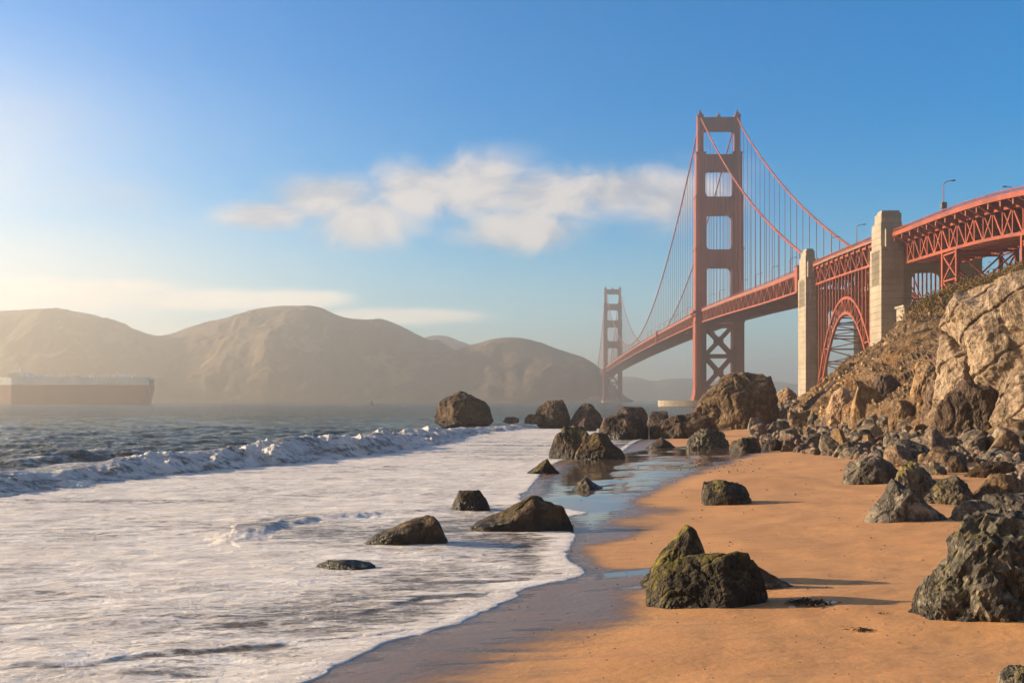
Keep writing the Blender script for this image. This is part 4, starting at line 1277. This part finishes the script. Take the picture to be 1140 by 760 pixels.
def tower(s0, simple=False):
    t = empty('tower', (0, 0, 0), 0, bridge)
    segs = [(13, 66, 10.3, 18.9, 7.4), (66, 122.5, 10.0, 18.6, 7.0), (122.5, 163.5, 10.2, 18.3, 6.2), (163.5, 197, 10.7, 17.7, 5.3), (197, 226, 12.2, 16.6, 4.2)]
    for sg in (-1, 1):
        mb = MB()
        for (z0, z1, yi, yo, hs) in segs:
            a, b = sorted((sg * yi, sg * yo))
            mb.box(s0 - hs, s0 + hs, a + .9, b - .9, z0, z1)
            mb.box(s0 - hs + .9, s0 + hs - .9, a, b, z0 - 0.01, z1 + .01)
            w = (b - a) / 3
            mb.box(s0 - hs - .55, s0 + hs + .55, a + w, b - w, z0 + .02, z1 - 1.5)
            mb.box(s0 - hs - .3, s0 + hs + .3, a - .3, b + .3, z1 - 1.2, z1 + .25)
        a, b = sorted((sg * 8.8, sg * 20.4))
        mb.box(s0 - 10, s0 + 10, a, b, 2, 8, .4)
        mb.box(s0 - 8.8, s0 + 8.8, a + 1.0, b - 1.0, 8, 13.5, .3)
        mb.box(s0 - 3.2, s0 + 3.2, sg * 14.3 - 1.6, sg * 14.3 + 1.6, 226, 228.3, .35)     # saddle housing
        mb.box(s0 - 1.0, s0 + 1.0, sg * 14.3 - .7, sg * 14.3 + .7, 228.3, 231.0, .25)
        mb.build('leg', MAT['orange'], t)
    for (z0, z1, yi, hs) in ((214.5, 224.5, 12.2, 3.4), (183, 195.5, 10.7, 4.4), (149, 162.5, 10.2, 5.2), (108, 121.5, 10.0, 5.8)):
        mb = MB()
        mb.box(s0 - hs, s0 + hs, -yi, yi, z0, z1)
        nr = 9
        for k in range(nr):
            y = -yi + (k + .5) * 2 * yi / nr
            mb.box(s0 - hs - .5, s0 + hs + .5, y - yi / nr * .55, y + yi / nr * .55, z0 + .6, z1 - .6)
        mb.build('portal_strut', MAT['orange'], t)
    mb = MB()
    for (y0, y1, z0, z1, r, hs) in ((-12.2, 12.2, 195.5, 214.5, 3.6, 3.2), (-10.7, 10.7, 162.5, 183, 3.6, 4.2), (-10.2, 10.2, 121.5, 149, 3.6, 5.0), (-10, 10, 70, 108, 3.8, 5.6)):
        for j, poly in enumerate(fillet_rect(y0, y1, z0, z1, r)):
            if z0 == 70 and j < 2: continue
            mb.prism(poly, s0 - hs, s0 + hs)
    mb.build('corner_gusset', MAT['orange'], t)
    mb = MB()
    mb.box(s0 - 1.2, s0 + 1.2, -1.3, 1.3, 224.5, 226.6)
    mb.tube([(s0, 0, 226.6), (s0, 0, 228.4), (s0, 0, 229.2)], 1.0, 8, .3)
    mb.build('beacon', MAT['steel_grey'], t)
    for (z0, z1) in ((15, 38.5), (39.5, 62)):
        mb = MB()
        for sx in (-4.6, 4.6):
            zz0, zz1 = z0, z1
            mb.beam((s0 + sx, -10.6, zz0), (s0 + sx, 10.6, zz1), 2.2, 2.6)
            mb.beam((s0 + sx, 10.6, zz0), (s0 + sx, -10.6, zz1), 2.2, 2.6)
            zc = (z0 + z1) / 2
            mb.prism([(-3.4, zc), (0, zc - 3.4), (3.4, zc), (0, zc + 3.4)], s0 + sx - 1.35, s0 + sx + 1.35)
        mb.build('cross_brace', MAT['orange'], t)
    mb = MB()
    for z in (14.6, 39.0, 62.6):
        for sx in (-4.6, 4.6):
            mb.box(s0 + sx - 1.3, s0 + sx + 1.3, -10.4, 10.4, z - 1.5, z + 1.5)
    mb.build('horizontal_brace', MAT['orange'], t)
    return t


tower(0.0)
tower(-1280.0)

# main cables
for sg in (-1, 1):
    mb = MB()
    ss_ = [-1623 + 343 * k / 12 for k in range(12)] + [-1280 + 1280 * k / 64 for k in range(64)] + [343 * k / 24 for k in range(25)]
    mb.tube([(s, sg * 13.7 if abs(s) > 20 and abs(s + 1280) > 20 else sg * 14.0, cable_z(s)) for s in ss_], 0.62, 8)
    mb.build('main_cable', MAT['orange'], bridge, True)

# suspenders: the hundred nearest as parts, the far ones as one
sus = []
for k in range(-106, 23):
    s = k * 15.24
    if abs(s) < 9 or abs(s + 1280) < 9 or s > 338: continue
    zt, zb = cable_z(s), rail_z(s) - 1.0
    if zt - zb < 1.0: continue
    for sg in (-1, 1):
        sus.append((s, sg, zb, zt))
sus.sort(key=lambda q: -(q[3] - q[2]) / (826 - q[0]) ** 1.2)
rest = MB()
for i, (s, sg, zb, zt) in enumerate(sus):
    mb = MB() if i < 98 else rest
    w = 0.09 if s > -500 else 0.11
    for o_ in (-.34, .34):
        mb.box(s - w + o_, s + w + o_, sg * 13.7 - w, sg * 13.7 + w, zb, zt)
    if i < 98: mb.build('suspender', MAT['orange'], bridge)
tag(rest.build('suspender_cables', MAT['orange'], bridge), kind='stuff')


def truss_side(mb, s0, s1, t, ztop, zbot, panel, chord=0.9, web=0.5, vert=0.45, crossed=False, inner_verts=True):
    n = max(2, int(round((s1 - s0) / panel / 2)) * 2)
    ss_ = [s0 + (s1 - s0) * k / n for k in range(n + 1)]
    mb.path([(s, t, ztop(s)) for s in ss_], chord, chord)
    mb.path([(s, t, zbot(s)) for s in ss_], chord, chord)
    for k in range(n):
        a, b = ss_[k], ss_[k + 1]
        if k % 2 == 0:
            mb.beam((a, t, zbot(a)), (b, t, ztop(b)), web)
        else:
            mb.beam((a, t, ztop(a)), (b, t, zbot(b)), web)
        if crossed:
            if k % 2 == 0: mb.beam((a, t, ztop(a)), (b, t, zbot(b)), web * .7)
            elif crossed > 1: mb.beam((a, t, zbot(a)), (b, t, ztop(b)), web * .7)
    for k in range(0, n + 1):
        if inner_verts: mb.beam((ss_[k], t, zbot(ss_[k])), (ss_[k], t, ztop(ss_[k])), vert)


def deck_parts(root, s0, s1, off, hw, zroad, fine=True, step=7.62):
    mb = MB(off)
    n = int((s1 - s0) / step)
    ss_ = [s0 + (s1 - s0) * k / n for k in range(n + 1)]
    for a, b in zip(ss_[:-1], ss_[1:]):
        za, zb_ = zroad(a), zroad(b)
        mb.add([(a, -hw, za), (b, -hw, zb_), (b, hw, zb_), (a, hw, za), (a, -hw, za - .7), (b, -hw, zb_ - .7), (b, hw, zb_ - .7), (a, hw, za - .7)],
               [(0, 1, 2, 3), (7, 6, 5, 4), (0, 4, 5, 1), (2, 6, 7, 3)])
    mb.build('deck', MAT['concrete_deck'], root)
    mb = MB(off)
    for a in ss_:
        mb.box(a - .35, a + .35, -hw + .3, hw - .3, zroad(a) - 2.6, zroad(a) - .72)
    mb.build('floor_beams', MAT['orange_dark'], root)
    for sg in (-1, 1):
        mb = MB(off)
        for a, b in zip(ss_[:-1], ss_[1:]):
            for dz, w, h in ((1.35, .22, .16), (.18, .3, .5)):
                mb.beam((a, sg * hw, zroad(a) + dz), (b, sg * hw, zroad(b) + dz), w, h)
            m = 13 if fine else 5
            for k in range(m):
                s = a + (b - a) * k / m
                z = zroad(s)
                w = .08 if k else .16
                mb.box(s - w, s + w, sg * hw - .05, sg * hw + .05, z + .2, z + (1.4 if k else 1.55))
        mb.build('railing', MAT['orange'], root)


Z_ROAD = lambda s: rail_z(s) - 1.45
for (a, b) in ((-1655, -1286), (-1274, -7), (7, 333)):
    for sg in (-1, 1):
        mb = MB()
        truss_side(mb, a, b, sg * 13.7, lambda s: rail_z(s) - 2.6, lambda s: rail_z(s) - 11.0, 7.62, 1.0, .55, .45)
        mb.build('stiffening_truss', MAT['orange'], bridge)
    mb = MB()
    n = int((b - a) / 15.24)
    for k in range(n):
        p, q = a + (b - a) * k / n, a + (b - a) * (k + 1) / n
        zp, zq, zm = rail_z(p) - 11.0, rail_z(q) - 11.0, rail_z((p + q) / 2) - 11.0
        mb.beam((p, -13.4, zp), ((p + q) / 2, 0, zm), .7); mb.beam((p, 13.4, zp), ((p + q) / 2, 0, zm), .7)
        mb.beam((q, -13.4, zq), ((p + q) / 2, 0, zm), .7); mb.beam((q, 13.4, zq), ((p + q) / 2, 0, zm), .7)
        mb.beam((p, -13.2, zp), (p, 13.2, zp), .9, 1.2); mb.beam(((p + q) / 2, -13.2, zm), ((p + q) / 2, 13.2, zm), .9, 1.2)
    mb.build('lateral_bracing', MAT['orange_dark'], bridge)
deck_parts(bridge, -1655, 336, (0, 0, 0), 14.2, Z_ROAD, False)
for (s, sg) in ((322, -1), (322, 1), (-312, -1)):
    mb = MB()
    zt = rail_z(s) + 0.6
    mb.box(s - 2.6, s + 2.6, sg * 14.4 - 1.5, sg * 14.4 + 1.5, zt - 12.2, zt)
    mb.box(s - 2.9, s + 2.9, sg * 14.4 - 1.8, sg * 14.4 + 1.8, zt + .01, zt + .4)
    mb.build('tie_housing', MAT['orange'], bridge)
mb = MB()                                           # balcony round the near tower leg
for sg in (-1, 1):
    a, b = sorted((sg * 18.4, sg * 21.0))
    mb.box(-8.5, 8.5, a, b, 72.5, 73.4)
    mb.box(-8.5, 8.5, b - .25 if sg > 0 else a, b if sg > 0 else a + .25, 73.41, 75.2)
    for k in (-6, 0, 6):
        mb.beam((k, sg * 18.6, 69.4), (k, sg * 20.8, 72.4), .6)
mb.build('tower_balcony', MAT['orange'], bridge)
mb = MB()                                           # maintenance traveller slung under the deck
z = rail_z(-95) - 12.4
mb.box(-97, -92, -12, 12, z - 1.6, z - .6)
for t_ in (-11, 0, 11): mb.beam((-94.5, t_, z - .6), (-94.5, t_, z + 1.2), .4)
mb.build('maintenance_gantry', MAT['steel_grey'], bridge)

# tower piers
for s0, nm, lab, rt, rs, ht in ((0.0, 'tower_fender', 'pale oval concrete fender wall round the foot of the near bridge tower', 47, 25, 4.6),
                                 (-1280.0, 'tower_pier', 'hazy low concrete pier under the far bridge tower', 22, 13, 4.5)):
    base = bw(s0, 0, 0)
    mb = MB()
    n = 48
    ring = lambda r0, r1, z: [(math.cos(2 * math.pi * k / n) * r1, math.sin(2 * math.pi * k / n) * r0, z) for k in range(n)]
    if s0 == 0.0:
        rings = [ring(rt, rs, -2), ring(rt, rs, ht), ring(rt - 7, rs - 7, ht), ring(rt - 7, rs - 7, -2)]
        vs = [v for r_ in rings for v in r_]
        mb.add(vs, [(i * n + k, i * n + (k + 1) % n, (i + 1) * n + (k + 1) % n, (i + 1) * n + k) for i in range(3) for k in range(n)])
    else:
        vs = ring(rt, rs, -2) + ring(rt, rs, ht)
        mb.add(vs, [(k, (k + 1) % n, n + (k + 1) % n, n + k) for k in range(n)] + [tuple(n + k for k in range(n))])
    o = mb.build(nm, MAT['concrete'])
    o.location = base; o.rotation_euler = (0, 0, RZ)
    tag(o, lab, 'pier', kind='thing')
    if s0 == 0.0:
        pr_ = MB(); pr_.box(-14, 14, -26, 26, -2, 2.4, .5)
        po = pr_.build('tower_pier', MAT['concrete'])
        po.location = base; po.rotation_euler = (0, 0, RZ)
        tag(po, 'concrete pier carrying the near bridge tower inside the oval fender', 'pier', kind='thing')


# concrete pylons: two shafts and a wall with an opening between them
def pylon(s0, s1, t_in, t_out, ztop, zstep, open_half, zopen, zwall, label, wall_s):
    off = ((s0 + s1) / 2, 0, 0)
    root = empty('bridge_pylon', bw(*off), RZ)
    tag(root, label, 'pylon', kind='thing')
    for sg in (-1, 1):
        mb = MB(off)
        a, b = sorted((sg * t_in, sg * t_out))
        mb.box(s0, s1, a, b, -3, ztop - 13)
        mb.box(s0 + 1.2, s1 - 1.2, a + .25, b - .25, ztop - 13.01, zstep)
        mb.box(s0 + 4.2, s1 - 1.2, a + .4, b - .4, zstep - .01, ztop - 1.0)
        mb.box(s0 + 5.6, s1 - 2.0, a + .8, b - .8, ztop - 1.01, ztop)
        m = (a + b) / 2
        for k in (-1.3, 0, 1.3):                       # fluted recess lines on the outer face and the end
            mb.box(s0 + 2.2, s1 - 2.2, (a if sg < 0 else b) - .06, (a if sg < 0 else b) + .06, ztop - 30 + abs(k) * 3, ztop - 14)
        mb.box(s1 - .05, s1 + .35, m - .5, m + .5, ztop - 24, ztop - 13.5)
        mb.box(s1 - 1.25, s1 + .25, m - (b - a) * .3, m + (b - a) * .3, zstep - 10, zstep - 2.5)
        mb.build('shaft', MAT['concrete'], root)
        mb = MB(off)
        mb.box(s0 + 3, s1 + .5, (b if sg < 0 else a - .9), (b + .9 if sg < 0 else a), zstep - 2, zstep - 1.2)
        mb.build('ledge', MAT['concrete'], root)
    mb = MB(off)
    w0, w1 = wall_s
    mb.box(w0, w1, -t_in, -open_half, -3, zwall)
    mb.box(w0, w1, open_half, t_in, -3, zwall)
    mb.box(w0, w1, -open_half, open_half, zopen, zwall)
    for poly in fillet_rect(-open_half, open_half, zopen - 30, zopen, 3.0)[2:]:
        mb.prism(poly, w0 + .05, w1 - .05)
    mb.build('portal_wall', MAT['concrete'], root)
    return root


pylon(333.5, 348.0, 12.9, 17.6, 73.6, 70.2, 7.0, 46, 54.5, 'far narrower concrete pylon left of the steel arch', (337, 345))
pylon(442.0, 455.0, 9.7, 17.5, 71.8, 67.6, 6.2, 50.5, 56.0, 'near broader concrete pylon between the arch and the viaduct', (446, 453))
# small concrete block house by the near pylon
o_s = 462.0
mb = MB((o_s, 0, 0)); mb.box(458, 466, -13.2, -6.5, 20, 36.6); mb.box(457.5, 466.5, -13.7, -6.0, 36.61, 37.3)
bh = mb.build('concrete_abutment', MAT['concrete']); bh.location = bw(o_s, 0, 0); bh.rotation_euler = (0, 0, RZ)
tag(bh, 'small pale concrete abutment at the foot of the near pylon', 'abutment', kind='thing')

# steel arch span between the pylons
A0, A1 = 348.6, 441.4
AO = ((A0 + A1) / 2, 0, 0)
arch = empty('arch_span', bw(*AO), RZ)
tag(arch, 'red steel truss arch span between the two concrete pylons', 'bridge', kind='thing')
DT = lambda s: rail_z(s) - 3.0
DB = lambda s: rail_z(s) - 10.2


def arc_o(s):
    u = (s - AO[0]) / ((A1 - A0) / 2)
    return 4.0 + 42.5 * (1 - abs(u) ** 2.15)


def arc_i(s):
    u = (s - AO[0]) / ((A1 - A0) / 2 - 4.2)
    return -1.0 + 41.3 * (1 - abs(u) ** 2.1)


for sg in (-1, 1):
    mb = MB(AO)
    truss_side(mb, A0, A1, sg * 13.0, DT, DB, 7.6, .85, .5, .5, crossed=True)
    mb.build('spandrel_truss', MAT['orange'], arch)
    mb = MB(AO)
    n = 20
    so = [A0 + .5 + (A1 - A0 - 1) * k / n for k in range(n + 1)]
    # outer and inner rib joined radially
    outer, inner = [], []
    for k, s in enumerate(so):
        u = (s - AO[0]) / ((A1 - A0) / 2)
        outer.append((s, sg * 13.0, arc_o(s)))
        si = AO[0] + u * ((A1 - A0) / 2 - 4.6)
        inner.append((si, sg * 13.0, arc_i(si) if abs(u) < .995 else 0.0))
    mb.path(outer, 1.0, 1.1); mb.path(inner, 1.0, 1.1)
    for k in range(n):
        mb.beam(outer[k], inner[k], .45)
        if k % 2: mb.beam(outer[k], inner[k + 1], .45)
        else: mb.beam(inner[k], outer[k + 1], .45)
    mb.build('arch_rib', MAT['orange'], arch)
    mb = MB(AO)
    for k in range(1, 20):
        s = A0 + (A1 - A0) * k / 20
        zb_ = arc_o(s)
        if DB(s) - zb_ > .4:
            mb.beam((s, sg * 13.0, zb_), (s, sg * 13.0, DB(s)), .55)
    mb.build('spandrel_columns', MAT['orange'], arch)
mb = MB(AO)
for k in range(0, 21, 1):
    s = so[k]
    u = (s - AO[0]) / ((A1 - A0) / 2)
    si = AO[0] + u * ((A1 - A0) / 2 - 4.6)
    zi = max(arc_i(si), 0)
    mb.beam((si, -12.6, zi), (si, 12.6, zi), .5)
    mb.beam((s, -12.6, arc_o(s)), (s, 12.6, arc_o(s)), .5)
    if k < 20:
        s2 = so[k + 1]
        mb.beam((s, -12.6, arc_o(s)), (s2, 12.6, arc_o(s2)), .4); mb.beam((s, 12.6, arc_o(s)), (s2, -12.6, arc_o(s2)), .4)
    if k % 2 == 0 and 2 <= k <= 18:                                     # sway frames
        mb.beam((s, -12.6, arc_o(s)), (s, 0, DB(s)), .4); mb.beam((s, 12.6, arc_o(s)), (s, 0, DB(s)), .4)
        mb.beam((s, -12.6, DB(s)), (s, 12.6, DB(s)), .5)
mb.build('arch_bracing', MAT['orange_dark'], arch)
deck_parts(arch, A0 + .2, A1 - .2, AO, 14.6, Z_ROAD, True)

# approach viaduct
V0, V1 = 455.8, 636.0
VO = (V0, 0, 0)
via = empty('approach_viaduct', bw(*VO), RZ)
tag(via, 'red steel truss viaduct curving down to the upper right edge', 'bridge', kind='thing')
VT = lambda s: rail_z(s) - 3.9
VB = lambda s: rail_z(s) - 11.6
for sg in (-1, 1):
    mb = MB(VO)
    truss_side(mb, V0 + 1.5, V1, sg * 9.0, VT, VB, 6.4, .95, .6, .55, crossed=True)
    mb.build('truss', MAT['orange'], via)
deck_parts(via, V0, V1, VO, 13.6, Z_ROAD, True)
mb = MB(VO)
k = V0 + 2
while k < V1:
    for sg in (-1, 1):
        mb.prism([(sg * 9.2, VT(k) + .4), (sg * 13.4, Z_ROAD(k) - .75), (sg * 13.4, Z_ROAD(k) - 1.3), (sg * 9.2, VT(k) - 1.4)], k - .25, k + .25)
    mb.beam((k, -8.8, VB(k)), (k, 8.8, VB(k)), .6)
    mb.beam((k, -8.8, VB(k)), (k + 6.4, 8.8, VB(k + 6.4)), .4); mb.beam((k, 8.8, VB(k)), (k + 6.4, -8.8, VB(k + 6.4)), .4)
    mb.beam((k, -8.8, VT(k)), (k, 8.8, VB(k)), .4); mb.beam((k, 8.8, VT(k)), (k, -8.8, VB(k)), .4)
    k += 6.4
mb.build('cross_bracing', MAT['orange_dark'], via)
for sg in (-1, 1):
    mb = MB(VO)
    n = 40
    ss_ = [V0 + (V1 - V0) * k / n for k in range(n + 1)]
    mb.path([(s, sg * 13.7, Z_ROAD(s) - .35) for s in ss_], .4, 1.3)
    mb.build('fascia_girder', MAT['orange'], via)


def trestle(s0, s1, zg):
    t = empty('trestle', (0, 0, 0), 0, via)
    for sg in (-1, 1):
        for s in (s0, s1):
            mb = MB(VO)
            mb.beam((s, sg * 9.0, zg), (s, sg * 9.0, VB(s) - .5), 1.05)
            mb.build('leg', MAT['orange'], t)
    mb = MB(VO)
    zt = min(VB(s0), VB(s1)) - 1.0
    nlev = max(2, int((zt - zg) / 8))
    for i in range(nlev):
        a, b = zt - (zt - zg) * i / nlev, zt - (zt - zg) * (i + 1) / nlev
        for sg in (-1, 1):
            mb.beam((s0, sg * 9, a), (s1, sg * 9, b), .5); mb.beam((s1, sg * 9, a), (s0, sg * 9, b), .5)
            mb.beam((s0, sg * 9, a), (s1, sg * 9, a), .5)
        for s in (s0, s1):
            mb.beam((s, -9, a), (s, 0, b), .5); mb.beam((s, 9, a), (s, 0, b), .5)
            mb.beam((s, -9, a), (s, 9, a), .55)
    mb.build('bracing', MAT['orange'], t)


trestle(490, 501.5, 26)
trestle(546, 557.5, 26)
trestle(600, 611, 22)

# street lamps
LAMP_ME = {}


def lamp(s, side, box=False, label='slender street lamp with curved arm along the bridge roadway', group='street lamps along the bridge', h=9.2):
    root = empty('street_lamp', bw(s, side * 13.2, Z_ROAD(s)), RZ)
    tag(root, label, 'street lamp', group)
    if not LAMP_ME:
        mb = MB()
        pts = [(0, 0, 0), (0, 0, 4), (0, 0, 8.0)] + [(0, 2.6 - 2.6 * math.cos(a) - .0, 8.0 + 1.2 * math.sin(a)) for a in (0.25, .6, 1.0, 1.57)]
        mb.tube(pts, .17, 7, .11)
        mb.box(-.3, .3, -.3, .3, 0, 1.2)
        LAMP_ME['pole'] = mb.build('pole', MAT['orange_dark'], None, True).data
        bpy.data.objects.remove(bpy.data.objects['pole'])
        mb = MB()
        mb.prism([(2.3, 9.0), (3.6, 9.05), (3.7, 9.2), (3.4, 9.38), (2.4, 9.36)], -.22, .22)
        LAMP_ME['lamp_head'] = mb.build('lamp_head', MAT['steel_grey']).data
        bpy.data.objects.remove(bpy.data.objects['lamp_head'])
    for nm in ('pole', 'lamp_head'):
        o = link(bpy.data.objects.new(nm, LAMP_ME[nm]), root)
        if side > 0: o.rotation_euler = (0, 0, math.pi)
        o.scale = (1, 1, h / 9.2)
    if box:
        mb = MB(); mb.box(-.75, .75, -.75, .75, 1.9, 3.7)
        mb.build('control_box', MAT['steel_grey'], root)


lamp(501.5, -1, True, 'tall street lamp with a dark box on its pole, above the viaduct', None, 10.4)
lamp(490, 1, False, 'street lamp peeping over the viaduct railing near the right edge', None, 10.4)
lamp(411, -1, False, 'street lamp just left of the near concrete pylon above the arch', None)
lamp(374, -1, False, 'street lamp over the arch nearer the far concrete pylon', None)
for s in (298, 256, 213, 170, 128, 85, 43, -42, -84, -128, -170, -213, -256, -298, -340, -384, -426):
    lamp(s, -1)
for s in (256, 213, 170, 128, 85, 43, -42, -84, -128, -170, -213, -256):
    lamp(s + 18, 1)

# ------------------------------------------------------------------ ship and buoy
def ship():
    d = 1310.0
    stern = X_at(168, d)
    L = 203.0
    root = empty('cargo_ship', (stern - L / 2, d, 0))
    tag(root, 'long car carrier ship, white above and red below, cut off at the left edge', 'ship')
    hw = 16.0
    red_t, wh_t = Z_at(428.5, d), Z_at(420.0, d)

    def hull(z0, z1, fl):
        mb = MB()
        st = L / 2
        outl = lambda g: [(st - g * .8, -hw + 1.5), (st - g * .8, hw - 1.5), (st - 6, hw), (-st + 38, hw), (-st + 14, hw * .55), (-st + g, 0), (-st + 14, -hw * .55), (-st + 38, -hw), (st - 6, -hw)]
        a, b = outl(fl), outl(0)
        n = len(a)
        mb.add([(x, y, z0) for x, y in a] + [(x, y, z1) for x, y in b],
               [tuple(range(n))[::-1], tuple(range(n, 2 * n))] + [(i, (i + 1) % n, n + (i + 1) % n, n + i) for i in range(n)])
        return mb
    hull(-3, red_t, 6).build('hull', MAT['ship_red'], root)
    up = hull(red_t + .01, wh_t, 0)
    up.build('superstructure', MAT['ship_white'], root)
    st = L / 2
    mb = MB(); mb.box(st - 40, st - 28, -4, 4, wh_t, wh_t + 4.2, .5); mb.build('funnel', MAT['ship_white'], root)
    mb = MB(); mb.box(-st + 32, -st + 50, -hw + .5, hw - .5, wh_t, wh_t + 5.5, .4); mb.box(-st + 34, -st + 46, -hw - 1, hw + 1, wh_t + 3, wh_t + 4.8); mb.build('bridge_house', MAT['ship_white'], root)
    r_ = random.Random(2)
    for k in range(22):
        x = st - 6 - k * 7.6 + r_.uniform(-2, 2)
        mb = MB(); hh = r_.choice([1.2, 1.8, 2.6, 3.4]); ww = r_.uniform(.6, 2.6)
        mb.box(x - ww, x + ww, -12, -12 + 2 * ww, wh_t, wh_t + hh)
        mb.build('vent', MAT['ship_white'], root)
    for x, hh in ((st - 73, 6.5), (st - 20, 4), (-st + 41, 12), (st - 150, 5)):
        mb = MB(); mb.tube([(x, 0, wh_t), (x, 0, wh_t + hh)], .35, 6, .15); mb.beam((x, -2, wh_t + hh * .8), (x, 2, wh_t + hh * .8), .3); mb.build('mast', MAT['ship_white'], root)
    mb = MB()
    mb.path([(-st + 40, -hw, wh_t + 1.1), (st - 6, -hw, wh_t + 1.1)], .2); mb.path([(st - 6, -hw + .2, wh_t + 1.1), (st - .3, -hw + 1.6, wh_t + 1.1), (st - .3, hw - 1.6, wh_t + 1.1)], .2)
    for k in range(60): mb.box(-st + 42 + k * 3.1, -st + 42.15 + k * 3.1, -hw - .06, -hw + .06, wh_t, wh_t + 1.1)
    mb.build('railing', MAT['ship_white'], root)
    mb = MB(); mb.box(st + .02, st + 1.4, -7, 7, red_t - 9, red_t + 7); mb.build('stern_ramp', MAT['ship_red'], root)


ship()


def buoy():
    d = 880.0
    root = empty('channel_buoy', (X_at(414, d), d, 0))
    tag(root, 'small red channel buoy floating on the open strait', 'buoy')
    mb = MB(); mb.tube([(0, 0, -.6), (0, 0, .8)], 1.4, 14); mb.build('float', MAT['buoy_red'], root)
    mb = MB()
    for k in range(4):
        a = k * math.pi / 2
        mb.beam((math.cos(a) * 1.0, math.sin(a) * 1.0, .8), (math.cos(a) * .35, math.sin(a) * .35, 3.8), .22)
    mb.box(-.55, .55, -.08, .08, 1.6, 3.4); mb.box(-.08, .08, -.55, .55, 1.6, 3.4)
    mb.build('tower_frame', MAT['buoy_red'], root)
    mb = MB(); mb.tube([(0, 0, 3.8), (0, 0, 4.6)], .3, 8); mb.build('lantern', MAT['steel_grey'], root)


buoy()

# ------------------------------------------------------------------ haze: one box of even air round the camera and everything built
mb = MB()
mb.box(-9000, 9500, -120, 13200, -8, 237)
m = bpy.data.materials.new('haze_air'); m.use_nodes = True
nt = m.node_tree; nt.nodes.clear()
pv_ = N(nt, 'ShaderNodeVolumePrincipled', {'Color': (0.985, 0.90, 0.78, 1), 'Density': HAZE_DENSITY, 'Anisotropy': 0.72})
ou = N(nt, 'ShaderNodeOutputMaterial', {'Volume': pv_.outputs[0]})
hz = mb.build('haze', m)
tag(hz, kind='stuff')
